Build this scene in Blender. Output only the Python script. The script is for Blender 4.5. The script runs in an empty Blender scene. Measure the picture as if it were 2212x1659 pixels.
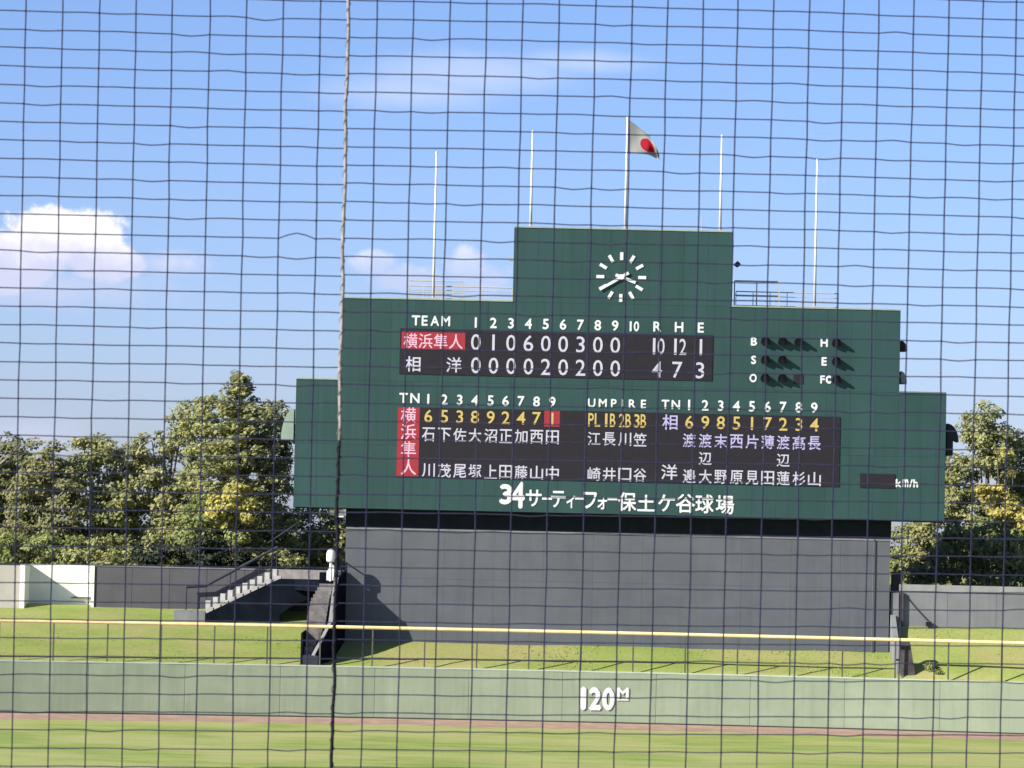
import bpy, bmesh, math, random
import numpy as np
from mathutils import Matrix, Vector
random.seed(7)
rng = np.random.default_rng(11)
sc = bpy.context.scene
C = sc.collection

# ------------------------------------------------------------------ camera, world, sun, exposure
CAMZ = 7.0
F = 7870.0                      # focal length in units of a 2212 wide picture
PITCH = math.radians(2.427)
ROLL = math.radians(1.30)
cam_d = bpy.data.cameras.new('camera'); cam = bpy.data.objects.new('camera', cam_d); C.objects.link(cam)
RM = (Matrix.Rotation(math.pi / 2 + PITCH, 3, 'X') @ Matrix.Rotation(ROLL, 3, 'Z'))
cam.matrix_world = Matrix.Translation((0, 0, CAMZ)) @ RM.to_4x4()
cam_d.sensor_width = 36; cam_d.lens = 36 * F / 2212
cam_d.clip_start = 0.1; cam_d.clip_end = 4000
cam_d.dof.use_dof = True; cam_d.dof.focus_distance = 142; cam_d.dof.aperture_fstop = 34
sc.camera = cam
sc.view_settings.view_transform = 'Standard'; sc.view_settings.look = 'None'
sc.view_settings.exposure = 0.62; sc.view_settings.gamma = 1
sc.view_settings.use_curve_mapping = False

SA, SE = math.radians(32), math.radians(28.9)
SUND = Vector((-math.cos(SE) * math.cos(SA), -math.cos(SE) * math.sin(SA), math.sin(SE)))
sun_d = bpy.data.lights.new('sun', 'SUN'); sun_d.energy = 5.0; sun_d.angle = math.radians(0.53)
sun_d.color = (1.0, 0.93, 0.82)
sun = bpy.data.objects.new('sun', sun_d); C.objects.link(sun)
sun.rotation_euler = SUND.to_track_quat('Z', 'Y').to_euler(); sun.location = (-60, -40, 60)


class NT:
    """small helper to chain shader nodes"""
    def __init__(s, tree): s.t = tree; s.n = tree.nodes; s.l = tree.links
    def new(s, typ, **kw):
        n = s.n.new(typ)
        for k, v in kw.items(): setattr(n, k, v)
        return n
    def put(s, sock, v):
        if isinstance(v, bpy.types.NodeSocket): s.l.new(v, sock)
        elif v is not None:
            try: sock.default_value = v
            except Exception: sock.default_value = (*v, 1.0)
    def m(s, op, a, b=None, c=None, clamp=False):
        n = s.new('ShaderNodeMath', operation=op, use_clamp=clamp)
        s.put(n.inputs[0], a); s.put(n.inputs[1], b)
        if c is not None: s.put(n.inputs[2], c)
        return n.outputs[0]
    def mix(s, f, a, b, blend='MIX'):
        n = s.new('ShaderNodeMix', data_type='RGBA', blend_type=blend)
        s.put(n.inputs['Factor'], f); s.put(n.inputs['A'], a); s.put(n.inputs['B'], b)
        for k in (6, 7):
            v = (a, b)[k - 6]
            if isinstance(v, bpy.types.NodeSocket): s.l.new(v, n.inputs[k])
            else: n.inputs[k].default_value = (*v[:3], 1)
        return n.outputs[2]
    def noise(s, vec, scale, detail=4, rough=.5):
        n = s.new('ShaderNodeTexNoise'); s.put(n.inputs['Vector'], vec)
        n.inputs['Scale'].default_value = scale; n.inputs['Detail'].default_value = detail
        n.inputs['Roughness'].default_value = rough
        return n.outputs['Fac']
    def ramp(s, f, lo, hi, a=0., b=1.):
        n = s.new('ShaderNodeMapRange', interpolation_type='SMOOTHSTEP')
        s.put(n.inputs[0], f)
        for i, v in zip((1, 2, 3, 4), (lo, hi, a, b)): n.inputs[i].default_value = v
        return n.outputs[0]


world = bpy.data.worlds.new('World'); sc.world = world; world.use_nodes = True
w = NT(world.node_tree); w.n.clear()
sky = w.new('ShaderNodeTexSky', sky_type='NISHITA', sun_disc=False)
sky.sun_elevation = SE; sky.sun_rotation = math.atan2(SUND.x, SUND.y)
sky.altitude = 50; sky.air_density = 1.0; sky.dust_density = 0.6; sky.ozone_density = 3.0
tc = w.new('ShaderNodeTexCoord'); sep = w.new('ShaderNodeSeparateXYZ'); w.l.new(tc.outputs['Generated'], sep.inputs[0])
X, Y, Z = sep.outputs
front = w.ramp(Y, 0.05, 0.3)
ysafe = w.m('MAXIMUM', Y, 0.05)
az = w.m('DIVIDE', X, ysafe); el = w.m('DIVIDE', Z, ysafe)
cv = w.new('ShaderNodeCombineXYZ'); w.put(cv.inputs[0], az); w.put(cv.inputs[1], el)
vec = cv.outputs[0]
n_big = w.noise(vec, 30, 3, .5); n_fine = w.noise(vec, 105, 12, .66)
nsum = w.m('ADD', w.m('MULTIPLY', w.m('SUBTRACT', n_big, .5), 1.3), w.m('MULTIPLY', w.m('SUBTRACT', n_fine, .5), 1.5))


def blob(u, v, ru, rv):
    """elliptic falloff in view tangents; u, v measured on a 2212 wide picture, roll removed"""
    a0 = (u - 1106) / F; e0 = (1163 - (v - .0227 * (u - 1106))) / F
    da = w.m('DIVIDE', w.m('SUBTRACT', az, a0), ru / F); de = w.m('DIVIDE', w.m('SUBTRACT', el, e0), rv / F)
    return w.m('SUBTRACT', 1, w.m('SQRT', w.m('ADD', w.m('MULTIPLY', da, da), w.m('MULTIPLY', de, de))))


def cmax(lst):
    r = lst[0]
    for q in lst[1:]: r = w.m('MAXIMUM', r, q)
    return r


hard = cmax([blob(130, 515, 150, 98), blob(20, 565, 130, 85), blob(200, 560, 110, 62), blob(265, 570, 70, 36)])
soft = cmax([blob(120, 620, 330, 75), blob(350, 570, 130, 40)])
mid = cmax([blob(800, 570, 60, 30), blob(1000, 570, 62, 50), blob(1030, 600, 90, 45), blob(880, 600, 110, 36)])
wisp = cmax([blob(1000, 155, 330, 70), blob(880, 195, 260, 60), blob(1250, 130, 200, 40)])
haze = cmax([blob(2230, 960, 90, 60), blob(60, 940, 200, 60)])
d_hard = w.ramp(w.m('ADD', hard, w.m('MULTIPLY', nsum, .85)), .02, .34)
d_soft = w.ramp(w.m('ADD', soft, w.m('MULTIPLY', nsum, .7)), .0, 1.0, 0, .6)
d_mid = w.ramp(w.m('ADD', mid, w.m('MULTIPLY', nsum, .8)), .0, .5, 0, .5)
d_wisp = w.ramp(w.m('ADD', wisp, w.m('MULTIPLY', nsum, .3)), .0, .9, 0, .24)
d_haze = w.ramp(w.m('ADD', haze, w.m('MULTIPLY', nsum, .5)), .0, 1.0, 0, .5)
dens = w.m('MAXIMUM', w.m('MAXIMUM', d_hard, d_soft), w.m('MAXIMUM', d_mid, w.m('MAXIMUM', d_wisp, d_haze)))
dens = w.m('MULTIPLY', dens, front, clamp=True)
# blue of the clear sky: the physical sky pulled a little towards azure near the horizon
tint = w.mix(1.0, sky.outputs[0], (1.0, 1.0, 1.0), 'MULTIPLY')
e_up = w.ramp(el, .02, .16)
grad = w.mix(e_up, (0.97, 1.05, 1.60), (0.97, 1.07, 1.50))
grad = w.mix(w.ramp(Z, .16, .5), grad, (0.36, 0.52, 0.88))  # overhead sky outside the view dimmed to deepen the shade
skyc = w.mix(1.0, tint, grad, 'MULTIPLY')
# clouds: white lit tops, blue-grey undersides
eh = w.ramp(w.m('ADD', el, w.m('MULTIPLY', w.m('SUBTRACT', n_fine, .5), .022)), .070, .086)
cc = w.mix(eh, (6.2, 6.5, 8.6), (10.4, 10.0, 10.3))
skyc = w.mix(dens, skyc, cc)
bg = w.new('ShaderNodeBackground'); w.l.new(skyc, bg.inputs[0]); bg.inputs[1].default_value = 0.073
wo = w.new('ShaderNodeOutputWorld'); w.l.new(bg.outputs[0], wo.inputs[0])


# ------------------------------------------------------------------ measuring helper
def W(u, v, y):
    """world x, z of the thing seen at u, v (picture 2212 wide) when it stands at distance y"""
    d = RM @ Vector(((u - 1106) / F, -(v - 829.5) / F, -1))
    t = y / d.y
    return d.x * t, CAMZ + d.z * t


def WV(u, V, y): return W(u, V + .0227 * (u - 1106), y)   # V: height with the camera's roll removed


# ------------------------------------------------------------------ materials
MAT = {}


def mat(name, col, rough=.8, var=0.12, scale=3.0, bump=0.0, bscale=40, spec=.3, metallic=0, emit=None, estr=1.0, objvar=0.0, streak=0.0, col2=None, mscale=None):
    if name in MAT: return MAT[name]
    m = bpy.data.materials.new(name); m.use_nodes = True
    t = NT(m.node_tree); b = m.node_tree.nodes['Principled BSDF']
    geo = t.new('ShaderNodeNewGeometry'); P = geo.outputs['Position']
    n1 = t.noise(P, scale, 6, .6)
    f = t.ramp(n1, .3, .7)
    dark = tuple(c * (1 - var) for c in col); lite = tuple(min(1, c * (1 + var)) for c in col)
    c = t.mix(f, dark, lite)
    if col2:
        n2 = t.noise(P, mscale or scale * .3, 5, .6)
        c = t.mix(t.ramp(n2, .42, .62), c, col2)
    if streak:
        mp = t.new('ShaderNodeMapping'); t.l.new(P, mp.inputs[0]); mp.inputs['Scale'].default_value = (2.2, 2.2, .12)
        n3 = t.noise(mp.outputs[0], 1.6, 5, .65)
        c = t.mix(t.m('MULTIPLY', t.ramp(n3, .45, .75), streak), c, tuple(q * .45 for q in col))
        mp2 = t.new('ShaderNodeMapping'); t.l.new(P, mp2.inputs[0]); mp2.inputs['Scale'].default_value = (3.5, 3.5, .1)
        mp2.inputs['Location'].default_value = (31, 7, 2)
        n4 = t.noise(mp2.outputs[0], 1.3, 4, .6)
        c = t.mix(t.m('MULTIPLY', t.ramp(n4, .58, .8), streak * .8), c, tuple(min(1, q * 1.6) for q in col))
    if objvar:
        oi = t.new('ShaderNodeObjectInfo')
        k = t.m('ADD', t.m('MULTIPLY', oi.outputs['Random'], 2 * objvar), 1 - objvar)
        cb = t.new('ShaderNodeCombineColor'); [t.l.new(k, cb.inputs[i]) for i in range(3)]
        c = t.mix(1.0, c, cb.outputs[0], 'MULTIPLY')
    t.l.new(c, b.inputs['Base Color'])
    b.inputs['Roughness'].default_value = rough; b.inputs['Metallic'].default_value = metallic
    b.inputs['Specular IOR Level'].default_value = spec
    if emit:
        b.inputs['Emission Color'].default_value = (*emit, 1); b.inputs['Emission Strength'].default_value = estr
    if bump:
        bp = t.new('ShaderNodeBump'); bp.inputs['Strength'].default_value = bump; bp.inputs['Distance'].default_value = .02
        t.l.new(t.noise(P, bscale, 5, .6), bp.inputs['Height']); t.l.new(bp.outputs[0], b.inputs['Normal'])
    MAT[name] = m
    return m


M_green = mat('green board cladding', (.023, .066, .064), .6, .07, .5, .05, 6, .35, objvar=.06, streak=.3)
M_greenw = mat('pale green flashing', (.30, .36, .30), .6, .1)
M_seam = mat('dark board backing', (.010, .022, .022), .8)
M_conc = mat('weathered concrete', (.112, .123, .141), .9, .08, .8, .25, 25, .2, objvar=.02, streak=.16)
M_conc2 = mat('pale concrete', (.215, .225, .235), .9, .10, 1.0, .2, 25, .2, objvar=.04, streak=.3)
M_shade = mat('shade darkened soffit', (.016, .022, .028), .9, .15, 2, spec=.05)  # the overhang's shadow is put into this dark colour as well
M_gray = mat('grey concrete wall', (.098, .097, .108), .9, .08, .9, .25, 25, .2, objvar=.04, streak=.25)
M_white = mat('white painted concrete', (.80, .80, .72), .85, .05, 1.5, .15, 25, .3, streak=.05)
M_step = mat('worn white step paint', (.46, .46, .44), .85, .15, 3, .15, 25, .3, streak=.2)
M_cream = mat('cream painted concrete', (.44, .41, .37), .85, .06, 1.5, .15, 25, .3, streak=.1)
M_paint = mat('white lettering paint', (.71, .73, .74), .6, .03)
M_pole = mat('white painted steel', (.80, .80, .80), .4, .05)
M_rail = mat('galvanised railing', (.52, .48, .40), .5, .1)
M_darkst = mat('dark painted steel and hood shade', (.018, .024, .036), .6, .2)
M_dark = mat('near black concrete', (.007, .010, .016), .95, .25, 1.5, .2, 20, .03, streak=.3)  # near-black base colour for the stair and landing walls
M_stepb = mat('brown stained concrete steps', (.14, .13, .13), .9, .25, 4, .3, 30, streak=.4)
M_led = mat('dark led panel', (.019, .016, .022), .55, .1, 4, .1, 60)
M_ledW = mat('lit white led', (.30, .30, .32), .6, .05, emit=(.34, .33, .43), estr=.62)
M_ledL = mat('lit lilac led', (.26, .24, .34), .6, .05, emit=(.30, .27, .50), estr=.62)
M_ledY = mat('lit yellow led', (.28, .22, .07), .6, .05, emit=(.42, .31, .09), estr=.62)
M_ledR = mat('lit red led panel', (.16, .018, .022), .6, .05, emit=(.25, .018, .026), estr=.62)
M_ledP = mat('lit pink led', (.40, .26, .32), .6, .05, emit=(.50, .30, .40), estr=.62)
M_lamp = mat('unlit lamp lens', (.05, .036, .038), .3)
M_black = mat('black plastic', (.012, .012, .02), .5)
M_pad = mat('pale green wall paint', (.287, .348, .242), .8, .07, .8, .15, 15, .3, objvar=.012, streak=.22, col2=(.268, .33, .23), mscale=.7)
M_padtop = mat('pale wall coping', (.46, .53, .42), .8, .06)
M_yellow = mat('yellow rail paint', (.95, .74, .38), .5, .1)
M_post = mat('grey green post', (.09, .10, .07), .6, .1)
M_net = mat('blue black net cord', (.036, .037, .078), .9, .2, 60)
M_rope = mat('grey beige rope', (.34, .31, .27), .9, .3, 80)
M_rope2 = mat('black lower rope', (.012, .012, .018), .9, .2, 80)  # near-black colour for the rope's lower stretch
M_bark = mat('grey bark', (.13, .11, .09), .9, .3, 4, .4, 20)
M_barkl = mat('pale bark', (.30, .27, .22), .9, .2, 4, .3, 20)
M_hood = mat('pale green hood', (.26, .34, .28), .6, .08)


def foliage(name, a, b, c=None, scale=1.4):
    m = bpy.data.materials.new(name); m.use_nodes = True
    t = NT(m.node_tree); p = m.node_tree.nodes['Principled BSDF']
    geo = t.new('ShaderNodeNewGeometry'); P = geo.outputs['Position']
    col = t.mix(t.ramp(t.noise(P, scale, 4, .6), .35, .65), a, b)
    if c: col = t.mix(t.ramp(t.noise(P, scale * 2.3, 3, .6), .55, .7), col, c)
    rnd = t.m('ADD', t.m('MULTIPLY', geo.outputs['Random Per Island'], .85), .80)
    cb = t.new('ShaderNodeCombineColor'); [t.l.new(rnd, cb.inputs[i]) for i in range(3)]
    col = t.mix(1.0, col, cb.outputs[0], 'MULTIPLY')
    t.l.new(col, p.inputs['Base Color']); p.inputs['Roughness'].default_value = .6
    p.inputs['Specular IOR Level'].default_value = .25
    tr = t.new('ShaderNodeBsdfTranslucent'); t.l.new(col, tr.inputs[0])
    ms = t.new('ShaderNodeMixShader'); ms.inputs[0].default_value = .4
    t.l.new(p.outputs[0], ms.inputs[1]); t.l.new(tr.outputs[0], ms.inputs[2])
    t.l.new(ms.outputs[0], m.node_tree.nodes['Material Output'].inputs[0])
    return m


F_dark = foliage('dark evergreen leaves', (.14, .17, .08), (.25, .26, .11), (.31, .29, .14))
F_olive = foliage('olive leaves', (.21, .235, .10), (.35, .355, .15), (.42, .38, .18))
F_mid = foliage('mid green leaves', (.17, .21, .075), (.29, .32, .12), (.36, .36, .15))
F_cedar = foliage('cedar needles', (.19, .22, .115), (.39, .385, .175), (.46, .42, .20), 1.0)
F_yell = foliage('yellow autumn leaves', (.38, .37, .13), (.54, .47, .14), (.27, .31, .11))
F_rust = foliage('rust tinged leaves', (.20, .21, .10), (.30, .285, .14), (.21, .24, .10))
F_shade = foliage('shade dark shrub leaves', (.022, .030, .022), (.045, .058, .032))  # shadow over the mound put into the leaf colour


# grass materials
def grass_mat(name, a, b, stripe=None, dry=None, sx=1.0):
    m = bpy.data.materials.new(name); m.use_nodes = True
    t = NT(m.node_tree); p = m.node_tree.nodes['Principled BSDF']
    geo = t.new('ShaderNodeNewGeometry'); P = geo.outputs['Position']
    mp = t.new('ShaderNodeMapping'); t.l.new(P, mp.inputs[0]); mp.inputs['Scale'].default_value = (.30, .75, .75)
    col = t.mix(t.ramp(t.noise(mp.outputs[0], 1.1, 6, .65), .38, .62), a, b)
    if stripe:
        col = t.mix(t.m('MULTIPLY', t.ramp(t.noise(P, .16, 3, .5), .42, .6), .55), col, stripe)
    if dry:
        col = t.mix(t.m('MULTIPLY', t.ramp(t.noise(P, .22, 4, .6), .40, .62), .8), col, dry)
    f = t.m('ADD', t.m('MULTIPLY', t.noise(P, 9, 4, .7), .7), .65)
    cb = t.new('ShaderNodeCombineColor'); [t.l.new(f, cb.inputs[i]) for i in range(3)]
    col = t.mix(1.0, col, cb.outputs[0], 'MULTIPLY')
    t.l.new(col, p.inputs['Base Color']); p.inputs['Roughness'].default_value = .95
    p.inputs['Specular IOR Level'].default_value = .1
    bp = t.new('ShaderNodeBump'); bp.inputs['Strength'].default_value = .3; bp.inputs['Distance'].default_value = .05
    t.l.new(t.noise(P, 6, 4, .7), bp.inputs['Height']); t.l.new(bp.outputs[0], p.inputs['Normal'])
    return m


M_grass = grass_mat('outfield turf', (.25, .33, .085), (.36, .42, .125), (.47, .46, .20))
M_berm = grass_mat('bank turf', (.235, .30, .072), (.29, .345, .10), (.22, .29, .072), (.35, .32, .14))
M_dirt = mat('reddish warning track dirt', (.46, .31, .235), .95, .2, 2.0, .3, 12, .1, col2=(.36, .27, .20), mscale=.9)
M_soil = mat('dark wooded soil', (.06, .05, .035), .95, .3, .5)


# ------------------------------------------------------------------ mesh helpers
class MB:
    def __init__(s): s.v = []; s.f = []
    def quad(s, *p): i = len(s.v); s.v += [tuple(q) for q in p]; s.f.append(tuple(range(i, i + len(p)))); return s
    def box(s, x0, x1, y0, y1, z0, z1):
        i = len(s.v)
        s.v += [(x, y, z) for z in (z0, z1) for y in (y0, y1) for x in (x0, x1)]
        for f in ((0, 2, 3, 1), (4, 5, 7, 6), (0, 1, 5, 4), (2, 6, 7, 3), (0, 4, 6, 2), (1, 3, 7, 5)):
            s.f.append(tuple(i + k for k in f))
        return s
    def prism(s, poly, y0, y1):
        """poly: (x, z) outline, run between y0 and y1"""
        a = sum(poly[k][0] * poly[(k + 1) % len(poly)][1] - poly[(k + 1) % len(poly)][0] * poly[k][1] for k in range(len(poly)))
        if a < 0: poly = poly[::-1]
        i = len(s.v); n = len(poly)
        s.v += [(x, y0, z) for x, z in poly] + [(x, y1, z) for x, z in poly]
        s.f.append(tuple(range(i, i + n))); s.f.append(tuple(range(i + 2 * n - 1, i + n - 1, -1)))
        for k in range(n):
            k2 = (k + 1) % n; s.f.append((i + k2, i + k, i + n + k, i + n + k2))
        return s
    def hull8(s, p):
        """8 points: bottom ring 0-3, top ring 4-7"""
        i = len(s.v); s.v += [tuple(q) for q in p]
        for f in ((3, 2, 1, 0), (4, 5, 6, 7), (0, 1, 5, 4), (1, 2, 6, 5), (2, 3, 7, 6), (3, 0, 4, 7)):
            s.f.append(tuple(i + k for k in f))
        return s
    def tube(s, pts, r, sides=6, r1=None):
        pts = [Vector(p) for p in pts]; i = len(s.v); n = len(pts)
        for k, p in enumerate(pts):
            d = (pts[min(k + 1, n - 1)] - pts[max(k - 1, 0)]).normalized()
            a = Vector((0, 1, 0)) if abs(d.y) < .9 else Vector((1, 0, 0))
            e1 = d.cross(a).normalized(); e2 = d.cross(e1).normalized()
            rr = r if r1 is None else r + (r1 - r) * k / (n - 1)
            for q in range(sides):
                an = 2 * math.pi * q / sides + .4
                s.v.append(tuple(p + (e1 * math.cos(an) + e2 * math.sin(an)) * rr))
        for k in range(n - 1):
            for q in range(sides):
                q2 = (q + 1) % sides; b = i + k * sides
                s.f.append((b + q, b + q2, b + sides + q2, b + sides + q))
        s.f.append(tuple(i + q for q in range(sides))[::-1]); s.f.append(tuple(i + (n - 1) * sides + q for q in range(sides)))
        return s
    def mesh(s, name, m):
        me = bpy.data.meshes.new(name); me.from_pydata(s.v, [], s.f); me.materials.append(m); me.update(); return me
    def build(s, name, m, parent=None, smooth=False, loc=None):
        me = s.mesh(name, m)
        if smooth: me.shade_smooth()
        o = bpy.data.objects.new(name, me); C.objects.link(o)
        if parent is not None:
            o.parent = parent
            o.matrix_parent_inverse = parent_inv(parent)
        return o


def parent_inv(p):
    mtx = Matrix.Identity(4); q = p
    chain = []
    while q is not None: chain.append(q); q = q.parent
    mw = Matrix.Identity(4)
    for q in reversed(chain): mw = mw @ q.matrix_parent_inverse @ Matrix.Translation(q.location)
    return mw.inverted()


def tag(o, label=None, cat=None, group=None, kind=None):
    if label: o['label'] = label
    if cat: o['category'] = cat
    if group: o['group'] = group
    if kind: o['kind'] = kind
    return o


def thing(name, loc, label, cat, group=None):
    o = bpy.data.objects.new(name, None); C.objects.link(o); o.location = loc
    o.empty_display_size = .5
    return tag(o, label, cat, group)


# ------------------------------------------------------------------ ground
FCX, FR = 3.4, 100.0
def wall_y(x): return 140.3 - (x - FCX) ** 2 / (2 * FR)


def berm_z(x, y):
    """height of the bank behind the outfield wall; higher right of the scoreboard base"""
    y0 = wall_y(x) + .25
    k = min(1, max(0, (x - 15.12) / .12)); k = k * k * (3 - 2 * k)
    def interp(pts):
        if y <= pts[0][0]: return pts[0][1]
        for (a, za), (b, zb) in zip(pts, pts[1:]):
            if y <= b: return za + (zb - za) * (y - a) / (b - a)
        return pts[-1][1]
    lo = interp([(y0, 1.95), (143, 2.86), (145, 3.36), (147, 3.90), (150, 4.0)])
    hi = interp([(y0, 1.97), (143.3, 3.92), (150, 4.0)])
    return lo + (hi - lo) * k


def sheet(name, xs, rows, m, kind='structure', extra=None):
    """rows: functions of x giving (y, z)"""
    v = []; f = []
    for r in rows:
        for x in xs: y, z = r(x); v.append((x, y, z))
    n = len(xs)
    for j in range(len(rows) - 1):
        for i in range(n - 1):
            f.append((j * n + i, j * n + i + 1, (j + 1) * n + i + 1, (j + 1) * n + i))
    me = bpy.data.meshes.new(name); me.from_pydata(v, [], f); me.materials.append(m); me.shade_smooth()
    o = bpy.data.objects.new(name, me); C.objects.link(o); tag(o, kind=kind); return o


xs = list(np.linspace(-90, 90, 721))
g = sheet('ground', [-3000, -1000, -300, 300, 1000, 3000], [lambda x, y=y: (y, -.03) for y in (-400, 0, 130, 600, 3500)], M_soil)
o = sheet('outfield', xs, [lambda x, y=y: (y, 0) for y in (12, 40, 70, 90, 105, 115, 122)] + [lambda x: (wall_y(x) - 4.9 + .22 * math.sin(x * 2.1) * math.sin(x * .53) + .16 * math.sin(x * 5.3 + 1), 0.004)], M_grass)
o = sheet('warning_track', xs, [lambda x: (wall_y(x) - 5.6, -.001), lambda x: (wall_y(x) + .15, 0.0)], M_dirt)


def brow(f):
    def r(x):
        yy = wall_y(x) + .24 + (143.3 - wall_y(x) - .24) * f if f <= 1 else 143.3 + (f - 1) * 5.1
        return (yy, berm_z(x, yy) + .02 * math.sin(x * .7 + yy) + .012 * math.sin(x * 1.9 + 2 * yy))
    return r


xs2 = sorted(list(np.linspace(-90, 90, 181)) + [15.1, 15.12, 15.15, 15.18, 15.21, 15.25, 15.4])
sheet('grass_bank', xs2, [lambda x: (wall_y(x) + .24, 1.86)] + [brow(f) for f in (.01, .15, .3, .45, .6, .75, .9, 1, 1.2, 1.4, 1.6, 1.75, 2)], M_berm)
sheet('wooded_terrain', [-300, -90, -40, 0, 40, 90, 300], [lambda x, y=y, z=z: (y, z) for y, z in ((148.2, 3.93), (152, 3.95), (180, 4.0), (300, 3.6), (600, 2.0), (1500, 0))], M_soil)

# ------------------------------------------------------------------ outfield wall
ow = thing('outfield_wall', (FCX, 140.3, 0), 'pale green outfield wall with 120M in white across the foot of the grass bank', 'wall')
wxs = np.arange(-44.6, 52, 3.6)
for a, b in zip(wxs, wxs[1:]):
    a2, b2 = a + .006, b - .006
    MB().hull8([(a2, wall_y(a), .05), (b2, wall_y(b), .05), (b2, wall_y(b) + .2, .05), (a2, wall_y(a) + .2, .05),
                (a2, wall_y(a), 1.93), (b2, wall_y(b), 1.93), (b2, wall_y(b) + .2, 1.93), (a2, wall_y(a) + .2, 1.93)]).build('wall_panel', M_pad, ow)
cxs = np.linspace(-44.6, 51, 60)
mb = MB()
for a, b in zip(cxs, cxs[1:]):
    mb.hull8([(a, wall_y(a) - .02, 1.932), (b, wall_y(b) - .02, 1.932), (b, wall_y(b) + .25, 1.932), (a, wall_y(a) + .25, 1.932),
              (a, wall_y(a) - .02, 1.985), (b, wall_y(b) - .02, 1.985), (b, wall_y(b) + .25, 1.985), (a, wall_y(a) + .25, 1.985)])
mb.build('coping', M_padtop, ow)
mb = MB()
for a, b in zip(cxs, cxs[1:]):
    mb.hull8([(a, wall_y(a) - .03, -.02), (b, wall_y(b) - .03, -.02), (b, wall_y(b) + .18, -.02), (a, wall_y(a) + .18, -.02),
              (a, wall_y(a) - .03, .05), (b, wall_y(b) - .03, .05), (b, wall_y(b) + .18, .05), (a, wall_y(a) + .18, .05)])
mb.build('footing', mat('dark footing', (.05, .05, .05), .9), ow)


# ------------------------------------------------------------------ lettering
_gl = {}


def glyph_mesh(ch, bold, m, depth):
    fat = bold * .9 if bold > .015 else 0
    if fat: bold = 0
    k = (ch, fat, bold, m.name, depth)
    if k in _gl: return _gl[k]
    cu = bpy.data.curves.new('glyph', 'FONT'); cu.body = ch; cu.offset = bold; cu.extrude = depth; cu.resolution_u = 3
    ob = bpy.data.objects.new('glyph_tmp', cu); C.objects.link(ob)
    dg = bpy.context.evaluated_depsgraph_get(); dg.update()
    me = bpy.data.meshes.new_from_object(ob.evaluated_get(dg))
    bpy.data.objects.remove(ob); bpy.data.curves.remove(cu)
    if fat:
        bmx = bmesh.new()
        for q, (dx, dy) in enumerate(((0, 0), (fat, 0), (-fat, 0), (0, fat), (0, -fat))):
            m2 = me.copy(); m2.transform(Matrix.Translation((dx, dy, .0015 * q))); bmx.from_mesh(m2); bpy.data.meshes.remove(m2)
        bmx.to_mesh(me); bmx.free()
    co = np.array([v.co[:] for v in me.vertices])
    lo, hi = co.min(0), co.max(0); me.transform(Matrix.Translation(-Vector((*((lo + hi) / 2)[:2], 0))))
    me.materials.clear(); me.materials.append(m); me.name = 'glyph'
    _gl[k] = (me, hi[0] - lo[0], hi[1] - lo[1]); return _gl[k]


def glyph(name, ch, x, y, z, h, m, parent, maxw=None, fill=False, bold=0.0, depth=0.0):
    me, gw, gh = glyph_mesh(ch, bold, m, depth)
    sz = h / gh; sx = sz
    if fill and maxw: sx = maxw / gw
    elif maxw and gw * sx > maxw: sx = maxw / gw
    o = bpy.data.objects.new(name, me); C.objects.link(o); o.parent = parent
    o.matrix_parent_inverse = parent_inv(parent)
    o.matrix_world = Matrix.Translation((x, y, z)) @ Matrix.Rotation(math.pi / 2, 4, 'X') @ Matrix.Diagonal((sx, sz, 1, 1))
    return o


P57 = F / 140.3
for ch, u, wd in (('1', 1260, 17), ('2', 1285.5, 27), ('0', 1314, 27)):
    x, z = WV(u, 1505, wall_y(3))
    glyph('distance_digit', ch, x, wall_y(x) - .05, z, .89, M_paint, ow, maxw=wd / P57, fill=ch != '1', bold=.05, depth=.004)
x, z = WV(1345.5, 1492.5, wall_y(4)); glyph('distance_letter', 'M', x, wall_y(x) - .05, z + .02, .42, M_paint, ow, maxw=.46, fill=True, bold=.05, depth=.004)
MB().box(x - .225, x + .225, wall_y(x) - .054, wall_y(x) - .046, z - .27, z - .22).build('underline', M_paint, ow)

# safety rail on the wall
sr = thing('safety_rail', (FCX, 140.4, 1.98), 'long yellow safety rail on thin posts above the outfield wall', 'rail')
zr = 3.46
mb = MB(); mb.tube([(a, wall_y(a) + .12, zr) for a in np.linspace(-40, 46, 60)], .07, 8)
mb.build('rail', M_yellow, sr, smooth=True)
x0 = WV(0, 1400, 138.1)[0]
for k in range(-8, 31):
    x = x0 + 2.003 * k
    MB().box(x - .028, x + .028, wall_y(x) + .09, wall_y(x) + .15, 1.90, zr - .066).build('post', M_post, sr)

# ------------------------------------------------------------------ scoreboard
BY = 142.3
sb = thing('scoreboard', (4.24, 143.5, 2.8), 'huge dark green stadium scoreboard with clock and led names on a concrete base', 'scoreboard')
ZB, ZW, ZM, ZT = 8.04, 13.04, 16.25, 19.17
XW0, XW1, XM0, XM1, XT0, XT1 = -8.42, 16.98, -6.68, 15.13, -.035, 8.52
outline = [(XW0, ZB), (XW1, ZB), (XW1, ZW), (XM1, ZW), (XM1, ZM), (XT1, ZM), (XT1, ZT), (XT0, ZT), (XT0, ZM), (XM0, ZM), (XM0, ZW), (XW0, ZW)]
ins = .012
def shrink(p):
    cx = 4.24
    return [(x + (ins if x < cx else -ins), z) for x, z in p]
MB().prism(shrink([(x, z - (.01 if z > ZB else -.01)) for x, z in outline]), BY + .02, BY + 2.6).build('housing', M_seam, sb)
colsx = list(np.linspace(XW0, XM0, 3)) + list(np.linspace(XM0, XT0, 8))[1:] + list(np.linspace(XT0, XT1, 10))[1:] + list(np.linspace(XT1, XM1, 8))[1:] + list(np.linspace(XM1, XW1, 3))[1:]
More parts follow.
